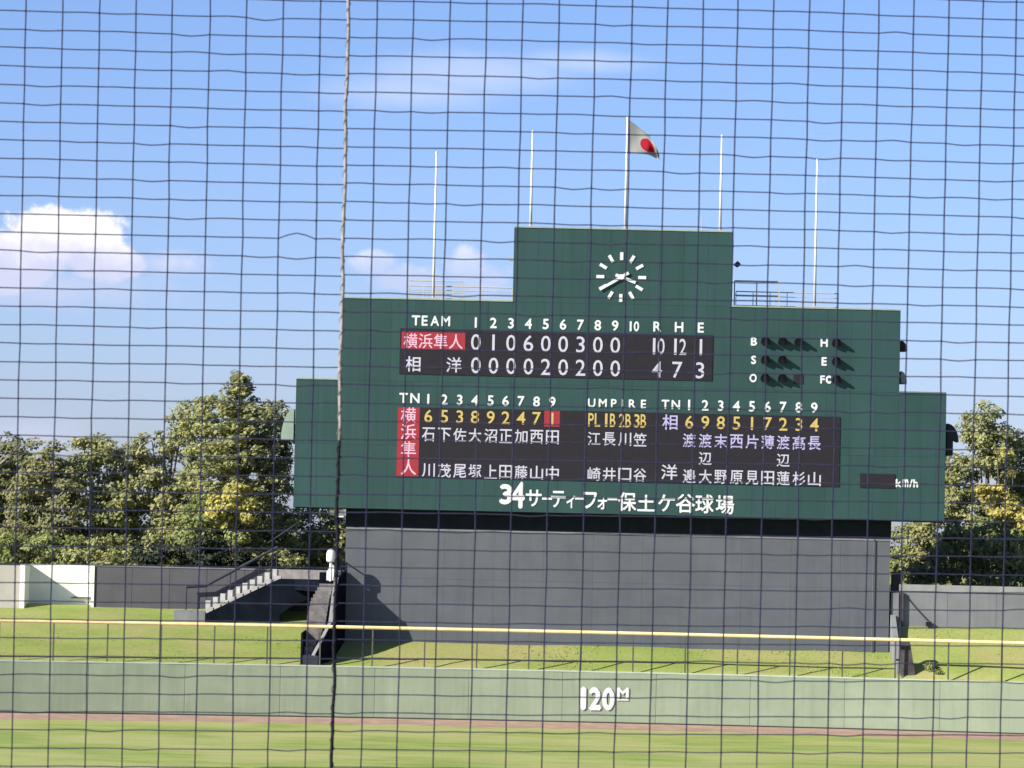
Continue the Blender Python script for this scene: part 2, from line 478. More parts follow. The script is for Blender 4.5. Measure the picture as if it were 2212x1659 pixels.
for a, b in zip(colsx, colsx[1:]):
    mid_ = (a + b) / 2
    top = ZT if XT0 < mid_ < XT1 else ZM if XM0 < mid_ < XM1 else ZW
    lv = [z for z in (ZB, 10.54, ZW, ZM, ZT) if z <= top + .01]
    for za, zb in zip(lv, lv[1:]):
        MB().box(a + .003, b - .003, BY, BY + .018, za + .003, zb - .003).build('cladding_panel', M_green, sb)
# side faces, soffit
for x, za, zb in ((XW0, ZB, ZW), (XW1, ZB, ZW), (XM0, ZW, ZM), (XM1, ZW, ZM), (XT0, ZM, ZT), (XT1, ZM, ZT)):
    s_ = -1 if x < 4 else 1
    a, b = sorted((x - s_ * .01, x + s_ * .012))
    MB().box(a, b, BY + .004, BY + 2.6, za + .004, zb - .004).build('side_panel', M_green, sb)
for xa, xb, z in ((XW0, XM0, ZW), (XM0, XT0, ZM), (XT0, XT1, ZT), (XT1, XM1, ZM), (XM1, XW1, ZW)):
    MB().box(xa + .0, xb, BY - .03, BY + .12, z + .001, z + .055).build('cap_flashing', M_greenw if xa < 9 else mat('green flashing', (.12, .19, .17), .6), sb)
MB().box(XW0 + .02, XW1 - .02, BY + .03, BY + 2.58, ZB - .03, ZB + .004).build('soffit', M_shade, sb)

# concrete base in formwork panels, overhang shade painted as a dark band beneath the board
CX0, CX1 = W(746, 1200, 143)[0], W(1922, 1250, 143)[0]
zc = WV(1106, 1146.5, 143)[1]
MB().box(CX0, CX1, 143.06, 145.4, 2.5, ZB - .04).build('base_core', M_conc, sb)
MB().box(CX0 - .02, CX1 + .02, 142.98, 143.055, zc + .006, ZB - .035).build('shade_band', M_shade, sb)
MB().box(CX0, CX1, 142.975, 143.055, zc - .07, zc - .002).build('base_ledge', M_conc2, sb)
nb = 11; bx = np.linspace(CX0, CX1, nb + 1)
for a, b in zip(bx, bx[1:]):
    for za, zb in ((2.5, 5.35), (5.35, zc - .075)):
        MB().box(a + .003, b - .003, 143.0, 143.055, za + .003, zb - .003).build('concrete_panel', M_conc, sb)
for u in (1886,):
    x = W(u, 1250, 142.95)[0]
    MB().tube([(x, 142.93, 2.7), (x, 142.93, zc)], .022, 8).build('downpipe', M_conc, sb)
# pilaster at the right end of the base
xa, xb = W(1924, 1300, 143.2)[0], W(1941, 1300, 143.2)[0]
MB().box(xa, xb, 143.1, 143.9, 2.6, W(1930, 1300, 143)[1] + .35).build('end_pilaster', M_conc2, sb)
MB().box(xa + .05, xb + .1, 143.3, 143.7, W(1930, 1300, 143)[1] + .355, W(1930, 1285, 143)[1] + .9).build('dark_bracket', M_black, sb)


def bxz(u, V): return WV(u, V, BY)


def lamp_xz(u, V): return bxz(u, V)


def panel(name, u0, u1, V0, V1, y0, y1, m):
    x0, z1 = bxz(u0, V0); x1, z0 = bxz(u1, V1)
    return MB().box(x0, x1, y0, y1, z0, z1).build(name, m, sb)


PX = BY / F
def letters(lst, V, h, m=M_paint, name='header_letter', maxw=21, bold=.03, depth=.004, y=BY - .012, fill=False):
    for ch, u in lst:
        x, z = bxz(u, V)
        glyph(name, ch, x, y, z, h * PX, m, sb, maxw=maxw * PX, bold=bold, depth=depth, fill=fill)


letters([('T', 898.7), ('E', 917.6), ('A', 939.6), ('M', 963.2)], 697, 22, maxw=19)
NU = [1028, 1066, 1104, 1141.5, 1179, 1216.5, 1254, 1291.5, 1329]
letters([(str(i + 1), u) for i, u in enumerate(NU)], 698.5, 23)
letters([('1', 1362.5), ('0', 1375)], 699, 22, maxw=12); letters([('R', 1420), ('H', 1467), ('E', 1514)], 698.5, 22)
panel('led_panel', 864.5, 1538, 714.5, 813, BY - .03, BY - .002, M_led)
panel('led_cell', 868, 1004.5, 721.5, 759.5, BY - .036, BY - .031, M_ledR)
LY = BY - .042
letters(list(zip('横浜隼人', (887, 919.5, 952, 985))), 741, 32, M_ledP, 'led_character', 30, .006, 0, LY, True)
letters([('相', 892), ('洋', 980.6)], 791, 33, M_ledW, 'led_character', 33, .012, 0, LY, True)
letters(list(zip('010600300', NU)), 741, 35, M_ledW, 'led_digit', 21, .004, 0, LY)
letters(list(zip('000020200', NU)), 791, 35, M_ledW, 'led_digit', 21, .004, 0, LY)
letters([('1', 1413), ('0', 1428), ('1', 1459), ('2', 1475), ('1', 1514)], 741, 35, M_ledW, 'led_digit', 15, .004, 0, LY)
letters([('4', 1419), ('7', 1463), ('3', 1512)], 791, 35, M_ledW, 'led_digit', 22, .004, 0, LY)
# line-up board
U1 = [925.4, 960, 993.2, 1026, 1060, 1092.4, 1125.6, 1159.2, 1193.2]
U2 = [1488.7, 1523.4, 1557, 1590.8, 1624.4, 1658.1, 1691.8, 1725.6, 1759]
UU = [1283.2, 1316, 1349.5, 1382.2]
letters([('T', 871.9), ('N', 896.5)], 865, 22); letters([(str(i + 1), u) for i, u in enumerate(U1)], 866.5, 23)
letters(list(zip('UMP', (1278.3, 1302.2, 1326))) + [('I', 1345), ('R', 1365.7), ('E', 1390.2)], 866.5, 19, maxw=18)
letters([('T', 1437.5), ('N', 1460)], 866, 20); letters([(str(i + 1), u) for i, u in enumerate(U2)], 866, 23)
panel('led_panel', 859, 1812, 884.5, 1035.5, BY - .03, BY - .002, M_led)
panel('led_cell', 859.5, 903.5, 885, 1035, BY - .036, BY - .031, M_ledR)
panel('led_cell', 1176, 1209, 885.5, 920, BY - .036, BY - .031, M_ledR)
R1, R2, R3, R4 = 903, 942.5, 981, 1020
for ch, V in zip('横浜隼人', (902, 938, 975, 1014)): letters([(ch, 882.5)], V, 34, M_ledP, 'led_character', 33, .006, 0, LY, True)
letters(list(zip('65389247', U1)), R1, 28, M_ledY, 'led_digit', 19, .010, 0, LY)
letters([('1', U1[8])], R1, 27, M_ledY, 'led_digit', 19, .010, 0, LY)
KW = dict(m=M_ledW, name='led_character', maxw=28, bold=.010, depth=0, y=LY, fill=True)
letters(list(zip('石下佐大沼正加西田', U1)), R2, 30, **KW)
letters(list(zip('川茂尾塚上田藤山中', U1)), R4, 30, **KW)
for t_, u in zip(('PL', '1B', '2B', '3B'), UU):
    letters([(t_[0], u - 6.5), (t_[1], u + 7.5)], R1, 29, M_ledY, 'led_character', 12, .012, 0, LY)
letters(list(zip('江長川笠', UU)), R2 + 1, 29, **KW); letters(list(zip('崎井口谷', UU)), R4, 29, **KW)
letters([('相', 1447), ('洋', 1445.5)][:1], 904, 33, **{**KW, 'm': M_ledL, 'maxw': 33}); letters([('洋', 1445.5)], 1012, 33, **{**KW, 'maxw': 35})
letters(list(zip('698517234', U2)), R1, 28, M_ledY, 'led_digit', 19, .010, 0, LY)
letters(list(zip('渡渡末西片薄渡高長', U2)), R2, 30, **{**KW, 'm': M_ledL})
letters([('辺', U2[1]), ('辺', U2[6])], R3, 28, **KW)
letters(list(zip('邉大野原見田蓮杉山', U2)), R4, 30, **KW)
# stadium name
letters([('3', 1093.5)], 1068, 44, name='name_character', maxw=29, bold=.05, fill=True)
letters([('4', 1118)], 1069, 58, name='name_character', maxw=32, bold=.03, fill=True)
for ch, u, V, h, wd in (('サ', 1153, 1075, 37, 35), ('ー', 1182, 1075, 6, 22), ('テ', 1206, 1076, 36, 33), ('ィ', 1233, 1081, 28, 19), ('ー', 1252.5, 1073, 6, 21),
                        ('フ', 1275, 1077, 36, 29), ('ォ', 1301, 1083, 26, 21), ('ー', 1323, 1073, 6, 22), ('保', 1355, 1078, 41, 40), ('土', 1395.5, 1080, 36, 38),
                        ('ケ', 1440, 1079, 37, 37), ('谷', 1481, 1079, 41, 42), ('球', 1522, 1079, 41, 40), ('場', 1566, 1080, 41, 40)):
    letters([(ch, u)], V, h, name='name_character', maxw=wd, bold=.022, fill=True)
# count lamps
for ch, u, V in (('B', 1628.8, 725.5), ('S', 1628, 765.5), ('O', 1627, 804.8), ('H', 1780.5, 725), ('E', 1780.5, 765.4)):
    letters([(ch, u)], V, 19, maxw=16, bold=.045)
letters([('F', 1777), ('c', 1789.5)], 804.5, 18, maxw=12, bold=.04)


def lamp(u, V, hood=True):
    x, z = bxz(u, V); r = .155
    bz = [(x + r * math.cos(a), z + r * math.sin(a)) for a in np.linspace(0, 2 * math.pi, 20, endpoint=False)]
    if not hood: MB().box(x - .19, x + .19, BY - .02, BY - .002, z - .2, z + .2).build('count_lamp', M_led, sb); return
    lp = MB().prism(bz, BY - .02, BY - .002).build('count_lamp', M_lamp, sb)
    v = MB(); n = 14; t = .012
    aa = np.linspace(-.25 * math.pi, 1.25 * math.pi, n)
    for a, b in zip(aa, aa[1:]):
        def L(q): return .36 if math.sin(q) > 0 else .36 + .27 * math.sin(q) * 1.2
        pi = [(x + (r + .01) * math.cos(q), z + (r + .01) * math.sin(q)) for q in (a, b)]
        po = [(x + (r + .01 + t) * math.cos(q), z + (r + .01 + t) * math.sin(q)) for q in (a, b)]
        v.hull8([(pi[0][0], BY - .004, pi[0][1]), (pi[1][0], BY - .004, pi[1][1]), (pi[1][0], BY - L(b), pi[1][1]), (pi[0][0], BY - L(a), pi[0][1]),
                 (po[0][0], BY - .004, po[0][1]), (po[1][0], BY - .004, po[1][1]), (po[1][0], BY - L(b), po[1][1]), (po[0][0], BY - L(a), po[0][1])])
    v.build('lamp_hood', M_black, lp)


for u in (1652.9, 1689.6, 1725): lamp(u, 725.5)
for u in (1652.5, 1689.2): lamp(u, 765.5)
for u in (1652, 1689): lamp(u, 804.8)
lamp(1724.5, 804.8, False)
for V in (725.5, 765.5, 804.8): lamp(1806, V)
panel('speed_display', 1858, 1933, 1005.5, 1036, BY - .03, BY - .002, M_led)
letters(list(zip('km/h', (1941, 1956, 1968, 1978))), 1024.5, 18, maxw=13, bold=.045)
# clock
cxk, czk = bxz(1342, 593.3)
clock = bpy.data.objects.new('clock', None); C.objects.link(clock); clock.parent = sb; clock.location = (cxk - 4.24, BY - 143.5, czk - 2.8)


def bar(name, ang, r0, r1, wd, y0, y1, taper=1.0):
    """ang clockwise from twelve"""
    a = math.radians(ang); dx, dz = math.sin(a), math.cos(a); nx, nz = dz, -dx
    q = [(r0, wd / 2), (r0, -wd / 2), (r1, -wd / 2 * taper), (r1, wd / 2 * taper)]
    MB().prism([(cxk + dx * r + nx * s, czk + dz * r + nz * s) for r, s in q], y0, y1).build(name, M_paint, clock)


for k in range(12): bar('hour_mark', 30 * k, .665, .975, .125, BY - .03, BY - .003)
bar('hour_hand', 110, -.24, .60, .12, BY - .06, BY - .045)
bar('minute_hand', 238.5, -.33, .98, .12, BY - .085, BY - .07, .8)
MB().prism([(cxk + .11 * math.cos(a), czk + .11 * math.sin(a)) for a in np.linspace(0, 6.283, 16, endpoint=False)], BY - .1, BY - .003).build('clock_hub', M_paint, clock)

# small fittings on the sides of the housing
def hoodpart(name, u0, u1, v0, v1, side, m, y0=BY + .5, y1=BY + 1.4, leg=None):
    """quarter-round hood fixed on a side face"""
    xa, za = W(u0, v1, BY + .9); xb, zb = W(u1, v0, BY + .9)
    wd = xb - xa; ht = zb - za; p = []
    for a in np.linspace(0, math.pi / 2, 9):
        if side > 0: p.append((xa + wd * math.sin(a), za + ht * (leg or 0) + ht * (1 - (leg or 0)) * math.cos(a)))
        else: p.append((xb - wd * math.sin(a), za + ht * (leg or 0) + ht * (1 - (leg or 0)) * math.cos(a)))
    if leg:
        k = .52
        p += ([(xa + wd * k, za + ht * (leg + .1)), (xa + wd * k, za), (xa, za)] if side > 0 else [(xb - wd * k, za + ht * leg), (xb - wd * k, za), (xb, za)])
    else: p += [(xa if side > 0 else xb, za)]
    return MB().prism(p, y0, y1).build(name, m, sb)


hoodpart('side_hood', 2042.5, 2069, 916, 984, 1, M_darkst, leg=.42)  # right hood on the shadow side, its shade put into the dark colour
hoodpart('side_hood', 608, 636.5, 884, 950, -1, M_hood, leg=.0)
hoodpart('side_lamp', 1943.5, 1958, 737, 759, 1, M_black)
hoodpart('side_lamp', 1943.5, 1957, 803, 829, 1, M_hood)
x, z = W(1592, 571, BY + .5)
MB().prism([(x - .12, z), (x - .02, z + .1), (x + .02, z + .13), (x + .14, z + .02), (x + .13, z - .04), (x + .02, z - .12), (x - .12, z - .03)], BY + .4, BY + .65).build('side_lamp', M_black, sb)
x, z = W(1104.5, 560, BY + .5)
MB().prism([(x - .07, z - .06), (x + .06, z - .06), (x + .06, z + .05), (x - .05, z + .09)], BY + .4, BY + .6).build('side_lamp', M_cream, sb)

# rooftop railings
def railing(name, u0, u1, V0, z0, y, m, label, sp=.62, mids=2, r=.022):
    xa, zt = WV(u0, V0, y); xb, _ = WV(u1, V0, y)
    t = thing(name, ((xa + xb) / 2, y, z0), label, 'railing', None)
    MB().tube([(xa, y, zt), (xb, y, zt)], r * 1.3, 6).build('top_rail', m, t)
    for k in range(mids):
        zz = z0 + (zt - z0) * (k + 1) / (mids + 1)
        MB().tube([(xa, y, zz), (xb, y, zz)], r * .8, 6).build('middle_rail', m, t)
    n = max(2, int((xb - xa) / sp))
    for k in range(n + 1):
        xx = xa + (xb - xa) * k / n
        MB().box(xx - r * .8, xx + r * .8, y - r, y + r, z0, zt).build('post', m, t)
    return t


ZR = ZM - .01
railing('roof_railing', 883, 1107, 622, ZR, BY + 1.4, M_rail, 'low beige railing on the scoreboard roof left of the clock tower', .55, 3, .020)
railing('roof_railing', 1587, 1683, 596, ZR, BY + 1.2, M_rail, 'taller pale railing frame on the roof against the right side of the clock tower', 1.7, 1, .028)
railing('roof_railing', 1590, 1811, 618.5, ZR, BY + 1.6, M_rail, 'low beige railing on the scoreboard roof right of the clock tower', .62, 3, .018)
railing('roof_railing', 884, 1000, 611, ZR, BY + 2.2, M_rail, 'short rear railing around the leftmost flagpole on the scoreboard roof', 1.05, 1, .018)

# flagpoles
def flagpole(ut, vt, ub, vb, z0, label, group='white flagpoles on the scoreboard roof'):
    y = BY + 1.0
    xt, zt = W(ut, vt, y); xb, _ = W(ub, vb, y); x = (xt + xb) / 2
    t = thing('flagpole', (x, y, z0), label, 'flagpole', group)
    MB().tube([(x, y, z0), (x, y, zt)], .062, 8, .036).build('pole', M_pole, t, smooth=True)
    MB().tube([(x, y, zt), (x, y, zt + .09)], .06, 8, .03).build('finial', M_pole, t)
    MB().box(x - .13, x + .13, y - .13, y + .13, z0, z0 + .16).build('pole_base', M_rail, t)
    return x, y, zt


flagpole(942, 332, 937, 640, ZM - .01, 'leftmost white flagpole beside the low beige roof railing')
flagpole(1152, 287, 1145, 492, ZT - .01, 'bare white flagpole on the left end of the clock tower roof')
fx, fy, fz = flagpole(1356, 257, 1350, 495, ZT - .01, 'white flagpole carrying the flag above the clock')
flagpole(1560, 296, 1555, 497, ZT - .01, 'bare white flagpole on the right end of the clock tower roof')
flagpole(1767, 347, 1758, 660, ZM - .01, 'rightmost white flagpole over the low railing right of the tower')
x, z = W(1516.5, 466, BY + 1.5)
lr = MB().tube([(x, BY + 1.5, ZT - .01), (x, BY + 1.5, z)], .016, 6)
lr.box(x - .05, x + .05, BY + 1.45, BY + 1.55, ZT - .01, ZT + .05)
tag(lr.build('lightning_rod', M_rail), 'thin short grey rod on the tower roof between two flagpoles', 'rod')

# flag
def P2(u, v): x, z = W(u, v, fy); return np.array([x, z])
NU_, NV_ = 28, 18
top = [P2(1359, 258), P2(1381, 275), P2(1402, 291), P2(1411, 305), P2(1422, 328), P2(1424, 336)]
bot = [P2(1358, 331), P2(1372, 331), P2(1390, 333), P2(1404, 336), P2(1416, 339), P2(1426, 345)]
def poly(p, s):
    q = s * (len(p) - 1); i = min(int(q), len(p) - 2); f_ = q - i; return p[i] * (1 - f_) + p[i + 1] * f_
fv, ff, fuv = [], [], []
dxf = fx + .04 - P2(1359, 258)[0]
for j in range(NV_ + 1):
    for i in range(NU_ + 1):
        s, t_ = i / NU_, j / NV_
        p = poly(top, s) * (1 - t_) + poly(bot, s) * t_
        yy = fy + .16 * math.sin(7 * s + 2.5 * t_) * s ** .6 + .05 * math.sin(16 * s - 5 * t_) * s
        fv.append((p[0] + dxf * (1 - s), yy, p[1] + .03 * math.sin(9 * s + t_ * 3) * s)); fuv.append((s, 1 - t_))
for j in range(NV_):
    for i in range(NU_):
        a = j * (NU_ + 1) + i; ff.append((a, a + NU_ + 1, a + NU_ + 2, a + 1))
me = bpy.data.meshes.new('flag_cloth'); me.from_pydata(fv, [], ff)
uvl = me.uv_layers.new(name='cloth')
for lp in me.loops: uvl.data[lp.index].uv = fuv[lp.vertex_index]
m = bpy.data.materials.new('flag cloth'); m.use_nodes = True; t = NT(m.node_tree); b = m.node_tree.nodes['Principled BSDF']
uvn = t.new('ShaderNodeUVMap'); sp_ = t.new('ShaderNodeSeparateXYZ'); t.l.new(uvn.outputs[0], sp_.inputs[0])
du = t.m('MULTIPLY', t.m('SUBTRACT', sp_.outputs[0], .5), 1.5); dv = t.m('SUBTRACT', sp_.outputs[1], .5)
rr = t.m('SQRT', t.m('ADD', t.m('MULTIPLY', du, du), t.m('MULTIPLY', dv, dv)))
col = t.mix(t.ramp(rr, .32, .34), (.55, .012, .045), (.50, .52, .50)); t.l.new(col, b.inputs['Base Color']); b.inputs['Roughness'].default_value = .9
tr = t.new('ShaderNodeBsdfTranslucent'); t.l.new(col, tr.inputs[0]); ms = t.new('ShaderNodeMixShader'); ms.inputs[0].default_value = .5
t.l.new(b.outputs[0], ms.inputs[1]); t.l.new(tr.outputs[0], ms.inputs[2]); t.l.new(ms.outputs[0], m.node_tree.nodes['Material Output'].inputs[0])
me.materials.append(m); me.shade_smooth()
fl = bpy.data.objects.new('flag', me); C.objects.link(fl); tag(fl, 'white flag with a red disc drooping from the pole above the clock', 'flag')
md = fl.modifiers.new('thickness', 'SOLIDIFY'); md.thickness = .006

# ------------------------------------------------------------------ walls behind the bank
ZW0, ZW1 = 3.7, 5.50
def wpanels(parent, x0, x1, y, th, z0, z1, m, n, name='wall_panel'):
    xx = np.linspace(x0, x1, n + 1)
    MB().box(x0 + .01, x1 - .01, y + .05, y + th, z0, z1 - .004).build('wall_core', m, parent)
    for a, b in zip(xx, xx[1:]): MB().box(a + .006, b - .006, y, y + .046, z0, z1 - .004).build(name, m, parent)


YB = 147.0
def wx(u, y=YB, v=1270): return W(u, v, y)[0]


t = thing('bank_wall', ((wx(205) + wx(745)) / 2, YB, 3.8), 'grey concrete wall behind the bank left of the scoreboard', 'wall')
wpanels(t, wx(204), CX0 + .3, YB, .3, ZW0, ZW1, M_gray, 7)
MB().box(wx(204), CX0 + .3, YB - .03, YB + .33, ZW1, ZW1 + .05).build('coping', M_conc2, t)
yb2 = YB + 1.35
t = thing('white_bay_wall', ((wx(46) + wx(203)) / 2, YB, 3.8), 'bright white recessed wall bay with a slanting shadow at the far left', 'wall')
MB().box(wx(50), wx(203), yb2 - 1.35 + .0 + 1.0, yb2, ZW0, ZW1 + .02).build('back_panel', M_white, t)
MB().box(wx(198), wx(204) - .005, YB - .06, YB + .98, ZW0, ZW1 + .02).build('end_post', M_white, t)
t2 = MB(); t2.box(wx(46), wx(57), YB - .55, YB + .99, ZW0, ZW1 + .02); t2.build('return_post', M_white, t)
x, z = W(170, 1291, YB + .9)
MB().box(x - .3, x + .62, YB + .9, YB + .985, z - .02, z + .03).build('latch_bar', M_post, t)
t = thing('cream_wall', (wx(0), YB, 3.8), 'cream painted wall at the left edge beside the white bay', 'wall')
wpanels(t, wx(-900), wx(46) - .01, YB - .5, .3, ZW0, ZW1, M_cream, 9)
MB().box(wx(-900), wx(46) - .01, YB - .53, YB - .17, ZW1, ZW1 + .045).build('coping', M_darkst, t)
t = thing('bank_wall', (wx(2080, 143.3), 143.3, 3.8), 'pale grey concrete wall with a lighter coping behind the bank right of the scoreboard', 'wall')
rwall_root = t; YR = 143.3; ZR1 = WV(2080, 1243, YR)[1]
wpanels(t, wx(1942, YR), wx(3100, YR), YR, .3, 3.4, ZR1 - .26, mat('pale right wall concrete', (.20, .21, .22), .9, .08, .9, .2, 25, .2, objvar=.03, streak=.2), 11)
MB().box(wx(1942, YR), wx(3100, YR), YR - .05, YR + .35, ZR1 - .262, ZR1).build('coping', mat('light coping', (.29, .30, .30), .9, .1, 2, streak=.2), t)
# cable on the right wall
YB = YR
xa, za = W(1957, 1288, YB - .08); xb, zb = W(2005, 1342, YB - .1)
t = MB().tube([(xa, YB - .08, za), ((xa + xb) / 2, YB - .09, (za + zb) / 2 - .03), (xb, YB - .1, zb)], .016, 6).build('slack_cable', M_darkst)
tag(t, 'thin dark cable hanging slantwise down the pale right wall', 'cable')
cbx = MB().box(xb - .09, xb + .13, YB - .2, YB - .06, zb - .2, zb - .02).build('junction_box', M_black)
tag(cbx, 'small black box at the foot of the slanting cable on the right wall', 'box')
# leaning stained post
x0_, z0_ = W(1960, 1475, 140.15); x1_, z1_ = W(1942, 1276, 140.15)
ys = 140.15
xc = x1_
lp = MB().hull8([(x0_ - .27, ys - .12, 1.9), (x0_ + .33, ys - .12, 1.9), (x0_ + .33, ys + .2, 1.9), (x0_ - .27, ys + .2, 1.9),
                 (x0_ - .30, ys - .1, 3.4), (x0_ + .06, ys - .1, 3.4), (x0_ + .06, ys + .15, 3.4), (x0_ - .30, ys + .15, 3.4)])
xe, ze = W(1943, 1278, 143.2)
MB().box(xe - .14, xe + .16, 143.14, 143.245, 3.3, ze).build('stained_end', mat('brown stained post', (.075, .065, .068), .9, .35, 3, .3, 15, streak=.5), rwall_root)
tag(lp.build('leaning_post', mat('brown stained post', (.075, .065, .068), .9, .35, 3, .3, 15, streak=.5)), 'dark stained post leaning behind the outfield wall at the right end of the scoreboard', 'post')

xk = 15.13
ck = MB().hull8([(xk - .1, 140.4, 1.9), (xk + .1, 140.4, 1.9), (xk + .1, 143.05, 2.5), (xk - .1, 143.05, 2.5),
                 (xk - .1, 140.4, 2.5), (xk + .1, 140.4, 2.5), (xk + .1, 143.05, 4.35), (xk - .1, 143.05, 4.35)])
tag(ck.build('cheek_wall', M_conc2), 'sloping pale cheek wall holding the lawn at the right end of the scoreboard base', 'wall')
# ------------------------------------------------------------------ staircase left of the board
st = thing('staircase', (-7.5, 143, 3), 'dark sided outdoor staircase with white stepped kerbs beside the scoreboard', 'staircase')
YF, YF2 = 145.2, 146.7       # left flight runs along the wall
p0 = W(443, 1326, YF); p1 = W(604, 1250, YF); p2 = W(742, 1258, YF)
n = 10
poly_ = [p0, p1, (W(736, 1254, YF)[0], p1[1]), (W(736, 1300, YF)[0], p0[1] - .35)]
arch = [W(690, 1307, YF), W(683, 1301, YF), W(672, 1296, YF), W(660, 1296, YF), W(643, 1303, YF), W(622, 1315, YF), W(604, 1328, YF)]
pp = [(p0[0], p0[1] - .45), (p0[0] - .05, p0[1]), p1, (W(736, 1254, YF)[0], p1[1]), (W(736, 1300, YF)[0], 3.2), (arch[0][0], 3.2)] + arch + [(arch[-1][0], 3.2), (p0[0] + .02, 3.2)]
pp = [p0, p1, (W(736, 1254, YF)[0], p1[1]), (W(736, 1300, YF)[0], 3.2), (arch[0][0], 3.2)] + arch + [(arch[-1][0], 3.25), (p0[0] + .01, 3.25)]
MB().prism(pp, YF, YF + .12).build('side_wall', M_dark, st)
for k in range(n):
    xa = p0[0] + (p1[0] - p0[0]) * k / n; xb = p0[0] + (p1[0] - p0[0]) * (k + 1) / n
    zt = p0[1] + (p1[1] - p0[1]) * (k + 1) / n
    MB().box(xa + .002, xb + .05, YF + .125, YF2 - .2, zt - .34, zt + .10).build('step', M_step, st)
    MB().box(xa - .10, xb - .20, YF2 - .195, YF2, zt - .28, zt + .36).build('kerb_block', M_step, st)
MB().box(p0[0] - 1.25, p0[0] - .01, YF + .1, YF2 - .1, 3.3, p0[1] + .10).build('bottom_slab', M_conc2, st)
xl1 = W(742, 1250, 144)[0]
MB().box(p1[0], xl1 - .1, YF + .13, YF2, p1[1] - .25, p1[1] - .02).build('landing', M_conc2, st)
zp = W(650, 1231, YF + .3)[1]
MB().box(p1[0] - .05, W(712, 1250, YF)[0], YF + .14, YF + .28, p1[1] - .01, zp).build('parapet', mat('grey parapet', (.30, .28, .28), .9, .2, 3, streak=.4), st)
# rising handrail on the far side
h0, h1, h2 = W(403, 1268, YF2), W(443, 1266, YF2), W(600, 1182, YF2)
MB().tube([(h0[0], YF2, h0[1]), (h1[0], YF2, h1[1]), (h2[0], YF2, h2[1])], .065, 6).build('handrail', M_darkst, st)
MB().tube([(h0[0], YF2, h0[1]), (h0[0], YF2, 3.6)], .03, 6).build('handrail_post', M_darkst, st)
for k in (3.5, 7.5, 9.9):
    f_ = k / 10; xx = h1[0] + (h2[0] - h1[0]) * f_; zz = h1[1] + (h2[1] - h1[1]) * f_
    MB().tube([(xx, YF2, zz), (xx, YF2, min(zz - .8, p0[1] + (p1[1] - p0[1]) * f_ + .2))], .022, 6).build('handrail_post', M_darkst, st)
a_, b_ = W(578, 1168, YF2), W(640, 1132, YF2)
MB().tube([(a_[0], YF2 + .1, a_[1] - .1), (b_[0], YF2 + .1, b_[1])], .03, 6).build('handrail', M_darkst, st)
# front flight coming down towards the outfield wall
def path(pts, f):
    q = f * (len(pts) - 1); i = min(int(q), len(pts) - 2); g_ = q - i
    return [pts[i][k] * (1 - g_) + pts[i + 1][k] * g_ for k in range(3)]
def P3(u, v, y): x, z = W(u, v, y); return (x, y, z)
LP = [P3(652, 1428, 140.05), P3(661, 1350, 140.9), P3(672, 1303, 141.4), P3(694, 1262, 142.0)]
RP = [P3(668, 1428, 140.05), P3(703, 1350, 140.75), P3(711, 1296, 141.2), P3(722, 1260, 141.7)]
ns = 15
for k in range(ns):
    a0, a1 = path(LP, k / ns), path(LP, (k + 1) / ns); b0, b1 = path(RP, k / ns), path(RP, (k + 1) / ns)
    zt = (a1[2] + b1[2]) / 2
    MB().hull8([(a0[0], a0[1], zt - .75), (b0[0], b0[1], zt - .75), (b1[0], b1[1] + .03, zt - .75), (a1[0], a1[1] + .03, zt - .75),
                (a0[0], a0[1], zt), (b0[0], b0[1], zt), (b1[0], b1[1] + .03, zt), (a1[0], a1[1] + .03, zt)]).build('front_step', M_stepb, st)
BP = [P3(674, 1418, 140.02), P3(711, 1347, 140.7), P3(718, 1289, 141.15), P3(724, 1250, 141.45), P3(742, 1233, 142.94)]
mb = MB(); cap = MB()
for p_, q_ in zip(BP, BP[1:]):
    n_ = Vector((q_[1] - p_[1], -(q_[0] - p_[0]), 0)).normalized() * .12
    mb.hull8([(p_[0], p_[1], 1.7), (p_[0] + n_.x, p_[1] + n_.y, 1.7), (q_[0] + n_.x, q_[1] + n_.y, 1.7), (q_[0], q_[1], 1.7),
              p_, (p_[0] + n_.x, p_[1] + n_.y, p_[2]), (q_[0] + n_.x, q_[1] + n_.y, q_[2]), q_])
    if p_[1] < 141.3:
        c_ = n_ * .25; w_ = n_ * 1.15
        cap.hull8([(p_[0] - c_.x, p_[1] - c_.y, p_[2] + .003), (p_[0] + w_.x, p_[1] + w_.y - .04, p_[2] + .003), (q_[0] + w_.x, q_[1] + w_.y - .04, q_[2] + .003), (q_[0] - c_.x, q_[1] - c_.y, q_[2] + .003),
                   (p_[0] - c_.x, p_[1] - c_.y, p_[2] + .06), (p_[0] + w_.x, p_[1] + w_.y - .04, p_[2] + .06), (q_[0] + w_.x, q_[1] + w_.y - .04, q_[2] + .06), (q_[0] - c_.x, q_[1] - c_.y, q_[2] + .06)])
mb.build('balustrade', M_dark, st); cap.build('balustrade_lit_top', M_conc2, st)  # shaded side and sunlit top edge put into the dark and pale colours
xa, _, _ = P3(650, 1430, 139.98); xb, _, _ = P3(681, 1430, 139.98); zf = P3(650, 1362, 139.98)[2]
MB().hull8([(xa - .02, 139.9, 1.7), (xa + .06, 139.9, 1.7), (xa + .16, 140.6, 1.7), (xa + .08, 140.6, 1.7),
            (xa - .02, 139.9, zf - .1), (xa + .06, 139.9, zf - .1), (xa + .16, 140.6, zf), (xa + .08, 140.6, zf)]).build('foot_wall', M_dark, st)
MB().box(xa + .07, xb + .1, 139.9, 140.0, 1.7, 2.35).build('foot_wall', mat('dark foot wall', (.03, .036, .042), .9, .2, 2, streak=.4), st)
zT = P3(700, 1256, 142.5)[2]
x1l = W(690, 1250, 142.5)[0]
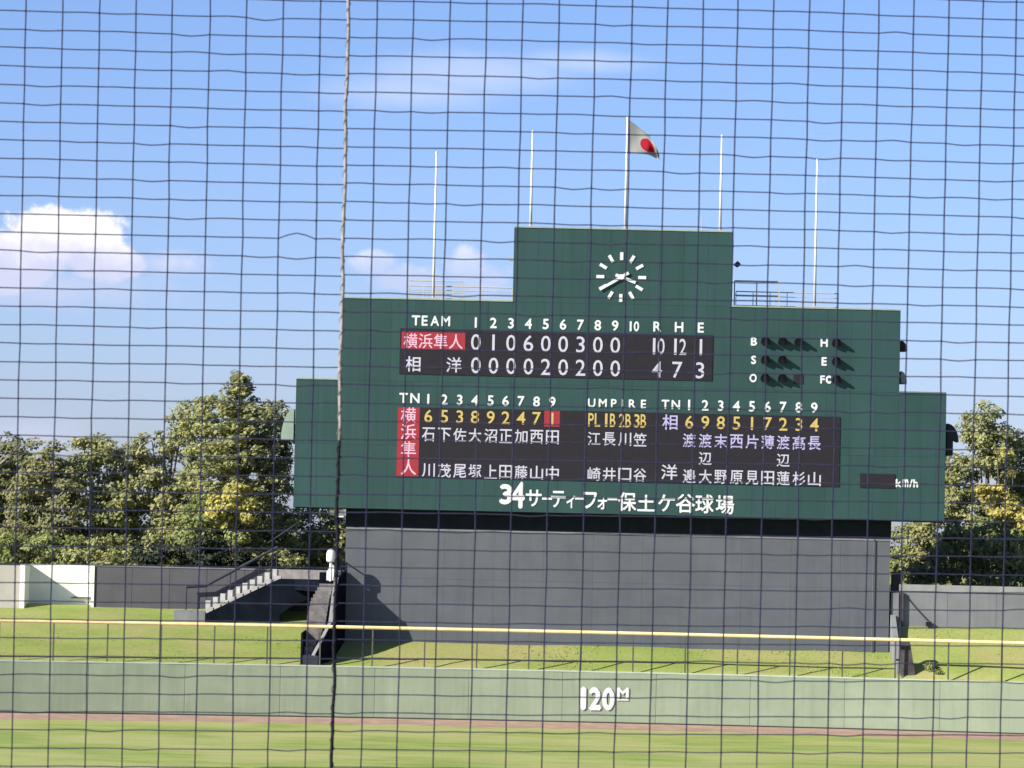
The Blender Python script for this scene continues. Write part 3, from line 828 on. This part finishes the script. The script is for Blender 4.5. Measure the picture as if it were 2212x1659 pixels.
MB().hull8([(x1l, 142.1, zT - .4), (CX0 - .06, 142.1, zT - .4), (CX0 - .06, YF + .0, zT - .4), (p1[0] + .6, YF, zT - .4),
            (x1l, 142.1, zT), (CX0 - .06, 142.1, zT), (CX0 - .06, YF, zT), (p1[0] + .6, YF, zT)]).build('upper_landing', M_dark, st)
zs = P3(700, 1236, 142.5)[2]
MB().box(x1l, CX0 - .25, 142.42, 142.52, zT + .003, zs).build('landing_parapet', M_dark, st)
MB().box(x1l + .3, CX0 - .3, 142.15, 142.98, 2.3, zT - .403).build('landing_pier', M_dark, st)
for yy in (142.15, 142.9): MB().tube([(CX0 - .12, yy, zT), (CX0 - .12, yy, zT + .85)], .03, 6).build('landing_post', M_darkst, st)
MB().tube([(CX0 - .12, 142.15, zT + .85), (CX0 - .12, 142.9, zT + .85)], .03, 6).build('landing_rail', M_darkst, st)

# lamp on the landing
x, z0 = W(714, 1247, 142.0); _, z1 = W(714, 1214, 142.0); _, z2 = W(714, 1185, 142.0)
t = thing('landing_lamp', (x, 142.0, zT + .02), 'white rounded lamp on a short stand at the top of the staircase', 'lamp')
prof = [(.0, z1), (.15, z1), (.18, z1 + .06), (.18, z2 - .2), (.15, z2 - .09), (.08, z2 - .02), (0, z2)]
v = []; f = []; ns_ = 16
for r_, z_ in prof:
    for q in range(ns_): v.append((x + r_ * math.cos(2 * math.pi * q / ns_), 142.0 + r_ * math.sin(2 * math.pi * q / ns_), z_))
for k in range(len(prof) - 1):
    for q in range(ns_): f.append((k * ns_ + q, k * ns_ + (q + 1) % ns_, (k + 1) * ns_ + (q + 1) % ns_, (k + 1) * ns_ + q))
mb = MB(); mb.v = v; mb.f = f; mb.build('lamp_globe', M_pole, t, smooth=True)
MB().tube([(x, 142.0, zT + .02), (x, 142.0, z1)], .06, 8).build('stand', M_pole, t)
MB().prism([(x - .17, zT + .05), (x + .12, zT + .05), (x + .12, z1 - .1), (x + .02, z1 - .1), (x - .17, z1 - .38)], 142.2, 142.24).build('bracket_plate', M_pole, t)
# little floodlight under the left corner of the board
x, z = W(727, 1106, 142.7)
t = thing('corner_floodlight', (x, 142.7, ZB - .03), 'small white floodlight under the lower left corner of the scoreboard', 'floodlight')
MB().prism([(x - .26, z - .1), (x - .1, z - .13), (x - .08, z + .06), (x - .26, z + .08)], 142.6, 142.85).build('lamp_head', M_pole, t)
MB().prism([(x + .1, z - .2), (x + .28, z - .2), (x + .3, z + .1), (x + .06, z + .06)], 142.6, 142.85).build('lamp_head', M_pole, t)
MB().box(x - .25, x + .25, 142.68, 142.74, z + .06, ZB - .028).build('bracket', M_rail, t)


# ------------------------------------------------------------------ trees
def leafmesh(name, P, N, size, m, parent=None, elong=1.6):
    """one small rhombic leaf per point"""
    n = len(P)
    r = rng.normal(size=(n, 3)); a = np.cross(N, r); a /= np.linalg.norm(a, axis=1)[:, None] + 1e-9
    b = np.cross(N, a); b /= np.linalg.norm(b, axis=1)[:, None] + 1e-9
    s = size[:, None]
    V = np.empty((n, 4, 3)); V[:, 0] = P - a * s * elong * .5; V[:, 1] = P + b * s * .5 + a * s * .1; V[:, 2] = P + a * s * elong * .5; V[:, 3] = P - b * s * .5 + a * s * .1
    me = bpy.data.meshes.new(name)
    me.vertices.add(4 * n); me.vertices.foreach_set('co', V.reshape(-1))
    me.loops.add(4 * n); me.loops.foreach_set('vertex_index', np.arange(4 * n, dtype=np.int32))
    me.polygons.add(n); me.polygons.foreach_set('loop_start', np.arange(0, 4 * n, 4, dtype=np.int32))
    me.update(calc_edges=True); me.materials.append(m)
    o = bpy.data.objects.new(name, me); C.objects.link(o)
    if parent is not None: o.parent = parent; o.matrix_parent_inverse = parent_inv(parent)
    return o


def lobe_leaves(c, rad, dens, lsize, clump=.42, gap=.25):
    """leaf points in clumps spread over an ellipsoid's outer shell and volume"""
    rad = np.array(rad); area = (rad[0] * rad[2] + rad[0] * rad[1] + rad[1] * rad[2]) * 4.2
    nc = max(6, int(area / (clump ** 2) * .55))
    d = rng.normal(size=(nc, 3)); d /= np.linalg.norm(d, axis=1)[:, None]
    rr = rng.uniform(.45, 1.08, nc) ** .6
    cc_ = np.array(c) + d * rad * rr[:, None]
    keep = rng.random(nc) > gap; cc_ = cc_[keep]; d = d[keep]
    cs = clump * rng.uniform(.55, 1.25, len(cc_))
    per = np.maximum(8, (dens * cs ** 2 / clump ** 2)).astype(int)
    idx = np.repeat(np.arange(len(cc_)), per)
    q = rng.normal(size=(len(idx), 3)); q /= np.linalg.norm(q, axis=1)[:, None]
    q *= (rng.random(len(idx)) ** .45)[:, None]
    sq = np.array([1.15, 1.0, .62])
    P = cc_[idx] + q * sq * cs[idx][:, None]
    N = q * .6 + d[idx] * .5 + rng.normal(size=q.shape) * .5 + np.array([-.35, -.25, .55])
    N /= np.linalg.norm(N, axis=1)[:, None]
    return P, N, lsize * rng.uniform(.6, 1.3, len(idx))


def tree(name, y, lobes, m, label, cat='tree', dens=74, lsize=.115, clump=.42, gap=.25, trunk=True, bark=None, depth=.85, group=None, gz=3.9):
    """lobes: (u, v, ru, rv) sizes seen from the stands, taken to metres at distance y"""
    k = y / F
    L = []
    for u, v, ru, rv in lobes:
        x, z = W(u, v, y); L.append((x, y + rng.uniform(-.5, .5), z, ru * k, max(.8, (ru + rv) / 2 * k) * depth, rv * k))
    bx_ = np.mean([l[0] for l in L]); zb_ = gz
    root = thing(name, (bx_, y, zb_), label, cat, group)
    Ps, Ns, Ss = zip(*[lobe_leaves(l[:3], l[3:], dens, lsize, clump, gap) for l in L])
    leafmesh('crown', np.vstack(Ps), np.vstack(Ns), np.concatenate(Ss), m, root)
    if trunk:
        topz = max(l[2] for l in L); r0 = .16 + .012 * (topz - zb_)
        mbt = MB()
        mz = zb_ + (topz - zb_) * .85
        pts = [(bx_ + .12 * math.sin(q * 3), y + .1 * math.cos(q * 4), zb_ - .1 + (mz - zb_) * q) for q in np.linspace(0, 1, 6)]
        mbt.tube(pts, r0, 7, .05)
        for l in L:
            q = rng.uniform(.3, .65); s_ = pts[int(q * 5)]
            midp = ((s_[0] + l[0]) / 2, (s_[1] + l[1]) / 2, (s_[2] + l[2]) / 2 - .15)
            mbt.tube([s_, midp, (l[0], l[1], l[2] + l[5] * .5)], .07, 5, .02)
        mbt.build('trunk', bark or M_bark, root)
    return root


tree('broadleaf_tree', 158, [(-40, 1040, 80, 90), (18, 1000, 62, 70), (20, 1110, 90, 90), (-20, 1180, 90, 70)], F_dark, 'dark green tree at the left edge of the wood')
tree('broadleaf_tree', 156, [(95, 1000, 45, 55), (70, 1060, 60, 60), (130, 1085, 70, 75), (90, 1165, 90, 70)], F_rust, 'brownish green tree second from the left edge')
tree('broadleaf_tree', 157, [(180, 985, 45, 45), (215, 975, 32, 40), (190, 1050, 75, 70), (220, 1120, 80, 80), (180, 1190, 80, 50)], F_olive, 'olive tree with a pale forked trunk behind the grey wall', bark=M_barkl)
tree('broadleaf_tree', 159, [(262, 1010, 55, 45), (300, 1065, 80, 70), (330, 1140, 90, 80), (270, 1190, 80, 60)], F_olive, 'round olive tree between the pale trunk and the tall cedar')
tree('broadleaf_tree', 157.5, [(330, 965, 48, 22), (295, 985, 42, 20), (375, 950, 42, 30), (400, 905, 42, 38), (370, 1005, 85, 40), (350, 1050, 60, 50)], F_cedar, 'open branched tree leaning left from the tall cedar', gap=.38)
tree('ginkgo_tree', 152.2, [(488, 1088, 30, 32), (512, 1068, 26, 22), (540, 1105, 18, 30), (470, 1120, 40, 32), (500, 1150, 38, 30)], F_yell, 'bright yellow autumn tree below the tall cedar', gap=.55, clump=.3)
tree('broadleaf_tree', 152.8, [(440, 1115, 48, 45), (430, 1160, 60, 50), (505, 1185, 60, 45)], F_mid, 'yellowish green small tree just under the yellow one')
tree('broadleaf_tree', 155, [(605, 1080, 42, 60), (580, 1130, 55, 60), (620, 1160, 50, 60), (560, 1195, 60, 45)], F_olive, 'olive tree directly left of the scoreboard wing')
tree('broadleaf_tree', 156, [(690, 1140, 55, 50), (660, 1185, 60, 55), (730, 1175, 45, 60), (700, 1215, 60, 35)], F_olive, 'low tree seen beneath the left scoreboard wing')
tree('broadleaf_tree', 156.5, [(390, 1100, 60, 60), (370, 1180, 80, 55), (440, 1050, 60, 60)], F_olive, 'rounded olive tree left of and behind the yellow one')
tree('broadleaf_tree', 154, [(60, 1195, 90, 45), (-30, 1200, 80, 45), (140, 1200, 60, 40)], F_mid, 'low green shrubbery over the cream and white walls', 'shrub', trunk=False)
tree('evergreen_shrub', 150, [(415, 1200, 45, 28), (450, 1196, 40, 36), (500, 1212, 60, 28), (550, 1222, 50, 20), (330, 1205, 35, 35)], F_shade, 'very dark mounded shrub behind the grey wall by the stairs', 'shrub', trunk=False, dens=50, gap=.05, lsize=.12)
tree('broadleaf_tree', 152, [(250, 1200, 70, 40), (200, 1210, 60, 32), (320, 1215, 60, 30), (590, 1215, 60, 26)], F_olive, 'low olive undergrowth along the top of the grey wall', 'shrub', trunk=False)

# tall cedar
def cedar(y, label):
    xt, zt = W(519, 812, y); base = 3.9
    root = thing('cedar_tree', (xt, y, base), label, 'tree')
    tiers = [(815, 14, 6), (832, 22, 16), (850, 34, 20), (872, 48, 34), (898, 70, 64), (925, 88, 86), (955, 108, 100), (985, 118, 108),
             (1015, 125, 110), (1045, 120, 105), (1075, 110, 100), (1110, 100, 95), (1150, 90, 85)]
    k = y / F; Ps = []; Ns = []; Ss = []; lim = MB()
    for v_, wl, wr in tiers:
        v_ += rng.uniform(-5, 5); _, z = W(519, v_, y); nb_ = 5 if wl < 30 else 9
        for q in range(nb_):
            an = 2 * math.pi * (q + rng.random() * .8) / nb_
            ca, sa = math.cos(an), math.sin(an)
            Lr = ((wl if ca < 0 else wr) * k) * rng.uniform(.55, 1.2)
            rise = rng.uniform(-.12, .45)
            nseg = max(2, int(Lr / .26))
            tip = np.array([xt + ca * Lr, y + sa * Lr * .9, z + rise * Lr - .12 * Lr ** 1.5 * .4])
            st_ = np.array([xt, y, z - .1])
            lim.tube([tuple(st_), tuple((st_ + tip) / 2 + np.array([0, 0, .08])), tuple(tip)], .03, 4, .008)
            for s_ in range(nseg + 1):
                f_ = (s_ + .6) / (nseg + .6)
                if rng.random() < .12: continue
                p = st_ + (tip - st_) * f_ + np.array([rng.normal() * .1, rng.normal() * .1, .04 + rng.normal() * .05])
                nn_ = int(34 * (1.1 - .4 * f_)); cs = rng.uniform(.24, .42) * (1.15 - .35 * f_)
                d = rng.normal(size=(nn_, 3)); d /= np.linalg.norm(d, axis=1)[:, None]; d *= (rng.random(nn_) ** .5)[:, None]
                Ps.append(p + d * np.array([1.1, 1.1, .6]) * cs); N = d * .4 + rng.normal(size=d.shape) * .4 + np.array([-.1, -.1, .9])
                Ns.append(N / np.linalg.norm(N, axis=1)[:, None]); Ss.append(.135 * rng.uniform(.6, 1.3, nn_))
    leafmesh('crown', np.vstack(Ps), np.vstack(Ns), np.concatenate(Ss), F_cedar, root)
    MB().tube([(xt, y, base - .1), (xt + .05, y, (base + zt) / 2), (xt + .02, y, zt - .2)], .26, 8, .03).build('trunk', M_bark, root)
    lim.build('branches', M_bark, root)


cedar(154.5, 'tall layered cedar with a pointed top left of the scoreboard')
tree('broadleaf_tree', 156.8, [(450, 900, 42, 45), (425, 935, 40, 40), (585, 890, 32, 32), (602, 930, 36, 50), (480, 960, 60, 50), (575, 985, 55, 45), (535, 925, 50, 40), (600, 1010, 34, 45)], F_olive, 'olive tree filling in behind the cedar', gap=.35)
# right side
tree('broadleaf_tree', 161, [(2132, 893, 24, 26), (2112, 915, 34, 36), (2135, 945, 52, 40), (2105, 990, 50, 50), (2165, 990, 48, 50)], F_olive, 'tall olive tree rising right of the scoreboard', gap=.25)
tree('broadleaf_tree', 163, [(2200, 960, 30, 30), (2195, 1020, 50, 55), (2250, 1050, 80, 80), (2210, 1100, 80, 80), (2230, 1180, 90, 70)], F_mid, 'green tree at the right edge of the picture')
tree('broadleaf_tree', 160.5, [(2050, 1010, 30, 35), (2070, 1050, 50, 50), (2095, 1110, 70, 60), (2040, 1110, 40, 50)], F_olive, 'tree close beside the lower right corner of the scoreboard')
tree('ginkgo_tree', 157.5, [(2150, 1070, 30, 20), (2162, 1098, 34, 24), (2130, 1062, 18, 14), (2215, 1120, 22, 26)], F_yell, 'small yellow autumn tree right of the scoreboard', gap=.45, clump=.32)
tree('ginkgo_tree', 157.8, [(2152, 975, 18, 16), (2190, 1025, 16, 14)], F_yell, 'sprig of yellow leaves high in the right hand trees', gap=.5, lsize=.13)
tree('broadleaf_tree', 158.5, [(1975, 1170, 48, 50), (1955, 1215, 50, 45), (2020, 1190, 55, 55), (1990, 1140, 45, 30)], F_olive, 'olive shrub-like tree just right of the concrete base', gap=.2)
tree('evergreen_shrub', 151, [(2060, 1215, 60, 45), (2130, 1210, 70, 50), (2200, 1200, 70, 50), (2100, 1165, 80, 40), (2010, 1240, 50, 22)], F_dark, 'dark shrub mass above the pale right wall', 'shrub', trunk=False, dens=44, gap=.12, lsize=.14)
tree('broadleaf_tree', 157.6, [(2175, 1160, 50, 50), (2120, 1150, 40, 30), (2215, 1215, 40, 40)], F_mid, 'sunlit low tree above the pale right wall', gap=.3)
# bare twigs at the left edge
tw = MB(); xr, zr_ = W(-10, 1010, 154)
for k in range(9):
    a = rng.uniform(-.3, 1.1); L_ = rng.uniform(.7, 1.7)
    x1, z1 = xr + math.sin(a) * L_, zr_ + math.cos(a) * L_
    tw.tube([(xr, 154, zr_), ((xr + x1) / 2 + .08, 154 + rng.normal() * .2, (zr_ + z1) / 2), (x1, 154 + rng.normal() * .3, z1)], .03, 4, .006)
tw.tube([(xr - .1, 154, 3.8), (xr, 154, zr_)], .09, 6, .03)
tag(tw.build('bare_tree', M_barkl), 'leafless pale twigs sticking up at the left edge', 'tree')
# distant wood
Ps, Ns, Ss = [], [], []
for xx in np.arange(-95, 96, 3.2):
    if -7 < xx < 15: hgt = 2.6
    else: hgt = 3.0
    P, N, S = lobe_leaves((xx + rng.uniform(-1, 1), 172 + rng.uniform(-4, 4), 3.9 + hgt * .45), (2.6, 2.2, hgt * rng.uniform(.6, .75)), 14, .42, .8, .05)
    Ps.append(P); Ns.append(N); Ss.append(S)
o = leafmesh('distant_woods', np.vstack(Ps), np.vstack(Ns), np.concatenate(Ss), F_dark)
tag(o, 'distant dark green wood behind the ballpark', 'wood', kind='stuff')

# ------------------------------------------------------------------ grass tufts on the bank
n = 2600
px = rng.uniform(-22, 24, n); py = wall_y(px) + .3 + rng.random(n) * (143.1 - wall_y(px) - .3)
ok_ = (px < 15) | (py < 143.2); px, py = px[ok_], py[ok_]; n = len(px)
dense = rng.random(n) < (.25 + .75 * (np.sin(px * .9) * np.sin(px * .37 + 1) > -.1))
px, py = px[dense], py[dense]
pz = np.array([berm_z(p, q) for p, q in zip(px, py)])
hh = rng.uniform(.02, .06, len(px)) + .06 * ((px > 2) & (px < 15) & (py > 142.2) & (rng.random(len(px)) < .5))
V = np.empty((len(px), 3, 3)); an = rng.uniform(0, math.pi, len(px)); wv = .035
V[:, 0] = np.stack([px - np.cos(an) * wv, py - np.sin(an) * wv, pz - .03], 1); V[:, 1] = np.stack([px + np.cos(an) * wv, py + np.sin(an) * wv, pz - .03], 1)
V[:, 2] = np.stack([px + rng.normal(size=len(px)) * .04, py + rng.normal(size=len(px)) * .04, pz + hh], 1)
me = bpy.data.meshes.new('bank_grass'); n3 = len(px)
me.vertices.add(3 * n3); me.vertices.foreach_set('co', V.reshape(-1)); me.loops.add(3 * n3); me.loops.foreach_set('vertex_index', np.arange(3 * n3, dtype=np.int32))
me.polygons.add(n3); me.polygons.foreach_set('loop_start', np.arange(0, 3 * n3, 3, dtype=np.int32)); me.update(calc_edges=True)
me.materials.append(foliage('bank grass blades', (.24, .30, .07), (.31, .35, .09)))
o = bpy.data.objects.new('bank_grass', me); C.objects.link(o); tag(o, 'short sunlit grass on the bank', 'grass', kind='stuff')
# straggly weed at the foot of the leaning post
P, N, S = [], [], []
wd = MB(); x0w = x0_ + .3
for k in range(7):
    L_ = rng.uniform(.5, 1.4); zz = 2.0 + rng.uniform(.1, .45)
    tip = (x0w + L_, 140.2 + rng.uniform(-.1, .5), zz + .1)
    wd.tube([(x0w, 140.2, 1.98), (x0w + L_ * .5, 140.3, zz * .5 + 1.0), tip], .012, 4, .005)
    a, b, c_ = lobe_leaves(tip, (.16, .16, .08), 12, .07, .12, .0); P.append(a); N.append(b); S.append(c_)
t = thing('straggly_weed', (x0w, 140.2, 1.98), 'straggly low weed at the foot of the leaning dark post', 'plant')
wd.build('stems', M_bark, t); leafmesh('leaves', np.vstack(P), np.vstack(N), np.concatenate(S), F_mid, t)

# ------------------------------------------------------------------ protective net close to the seats
NO = Vector((-1.08621568, 7.95920734, 1.13191226 + CAMZ)); NC = Vector((.0801602475, .00880539777, .00075280966)); NR = Vector((3.38236858e-05, .00240532579, -.0404608096))
colsL = [(-0.013, 0.0), (0.994, 1.003), (1.991, 2.003), (2.99, 3.009), (3.99, 4.01), (4.996, 5.008), (6.008, 6.022), (7.01, 7.02), (8.012, 8.015)]
rope_s = (8.794, 8.776)
colsR = [(9.59, 9.582), (10.586, 10.575), (11.6, 11.579), (12.61, 12.593), (13.628, 13.601), (14.629, 14.601), (15.642, 15.615), (16.65, 16.615), (17.662, 17.622), (18.665, 18.64), (19.649, 19.647), (20.646, 20.652), (21.646, 21.66), (22.638, 22.654), (23.633, 23.661), (24.622, 24.651), (25.607, 25.634), (26.583, 26.623), (27.56, 27.594)]
colsL = [(-k + .01 * rng.normal(), -k + .01 * rng.normal()) for k in range(30, 0, -1)] + colsL
colsR = colsR + [(27.56 + k * .985, 27.59 + k * .985) for k in range(1, 36)]
J0, J1 = -14, 88


_jit = {}


def ND(s, j, right):
    if right:
        q = max(0., 1 - abs(s - 17.6) / 9.5) ; jj = j - .1 + (-.1 + .17 * j / 39) * min(1, 1.6 * q)
    else: jj = j - .02
    # slow irregular slackness of the whole net
    jj += .016 * math.sin(s * 1.7 + j * .9) * math.sin(s * .61 - j * .37)
    s += .012 * math.sin(s * 2.3 - j * 1.3) * math.sin(j * .41 + s)
    jj = min(max(jj, J0 - 1), J1 + 1)
    return NO + NC * s + NR * jj


net = thing('backstop_net', (.0, 8.1, 4.5), 'dark blue protective net stretched close in front of the seats', 'net')
def cs_(c, j): return c[0] + (c[1] - c[0]) * j / 39
bumps = {('L', 37, 12): -.30, ('L', 36, 0): .13, ('L', 34, 1): .10, ('L', 35, 3): -.07, ('L', 34, 36): .10, ('L', 34, 11): .07, ('L', 37, 13): .12, ('R', 2, 1): .10, ('L', 33, 10): .05}
for side, cols in (('L', colsL), ('R', colsR)):
    for c in cols:
        wob = rng.normal(size=8) * .008
        MB().tube([ND(cs_(c, j) + .006 * math.sin(j * .7 + wob[0] * 200) + wob[1], j, side == 'R') for j in np.arange(J0, J1 + 1, 2)], .0017, 4).build('vertical_cord', M_net, net)
    for j in range(J0, J1 + 1):
        edge = [rope_s] if side == 'R' else []
        seq = ([rope_s] + cols) if side == 'R' else (cols + [rope_s])
        pts = []
        for i in range(len(seq)):
            c = seq[i]; s = cs_(c, j); pts.append(ND(s, j, side == 'R'))
            if i + 1 < len(seq):
                s2 = cs_(seq[i + 1], j)
                am = bumps.get((side, i, j))
                if am is None:
                    am = rng.normal() * .016
                    if rng.random() < .10: am = rng.uniform(.04, .10) * (1 if rng.random() < .8 else -1)
                for q in (.25, .5, .75):
                    pts.append(ND(s + (s2 - s) * q, j + am * math.sin(math.pi * q) ** 1.3, side == 'R'))
        MB().tube(pts, .00138, 4).build('horizontal_cord', M_net, net)
kn = MB()
for side, cols in (('L', colsL[26:]), ('R', colsR[:-31])):
    for c in cols:
        for j in range(-4, 46):
            p = ND(cs_(c, j), j, side == 'R'); r_ = .0023 * rng.uniform(.8, 1.25); i0 = len(kn.v)
            kn.v += [(p.x + dx * r_, p.y + dy * r_, p.z + dz * r_) for dx, dy, dz in ((1.1, 0, 0), (-1.1, 0, 0), (0, 1, 0), (0, -1, 0), (0, 0, 1), (0, 0, -1))]
            kn.f += [tuple(i0 + q for q in f_) for f_ in ((0, 2, 4), (2, 1, 4), (1, 3, 4), (3, 0, 4), (2, 0, 5), (1, 2, 5), (3, 1, 5), (0, 3, 5))]
tag(kn.build('knots', M_net, net), kind='stuff')
for nm, ja, jb_, mm, rr_ in (('seam_rope', J0, 23, M_rope, .0041), ('seam_rope', 23, J1, M_rope2, .0041)):
    pts = []
    for j in np.arange(ja, jb_ + .01, .5):
        p = ND(cs_(rope_s, j) + .012 * math.sin(j * .9) + .008 * math.sin(j * 2.3), j, False); pts.append(p)
    rp = MB().tube(pts, rr_, 6).build(nm, mm, net, smooth=True)
    lc = []
    for j in np.arange(ja, jb_ + .01, .12):
        p = ND(cs_(rope_s, j), j, False); a = j * 2 * math.pi / 1.0 + 1.2 * math.sin(j * .8)
        lc.append(p + NC.normalized() * (.0046 * math.cos(a) - .0006) + Vector((0, -1, 0)) * .0046 * math.sin(a))
    MB().tube(lc, .0009, 4).build('lacing_cord', M_rope if nm == 'seam_rope' and ja < 0 else M_net, rp)

# concrete backstop wall under the net and the cable it hangs from, both out of the picture
pl, pr = NO + NC * -31 + NR * J1, NO + NC * 63 + NR * J1
bw = MB().hull8([(pl.x - .1, pl.y - .1, -.02), (pr.x + .1, pr.y - .1, -.02), (pr.x + .1, pr.y + .2, -.02), (pl.x - .1, pl.y + .2, -.02),
                 (pl.x - .1, pl.y - .1, pl.z + .02), (pr.x + .1, pr.y - .1, pr.z + .02), (pr.x + .1, pr.y + .2, pr.z + .02), (pl.x - .1, pl.y + .2, pl.z + .02)]).build('backstop_wall', M_gray)
tag(bw, 'grey concrete backstop wall below the protective net', 'wall')
pl, pr = NO + NC * -31 + NR * J0, NO + NC * 63 + NR * J0
MB().tube([pl, pr], .008, 6).build('top_cable', M_darkst, net)
for s in (-31, 63):
    a = NO + NC * s + NR * (J0 - 1); b = NO + NC * s + NR * J1
    MB().tube([b, a], .03, 8).build('end_post', M_darkst, net)
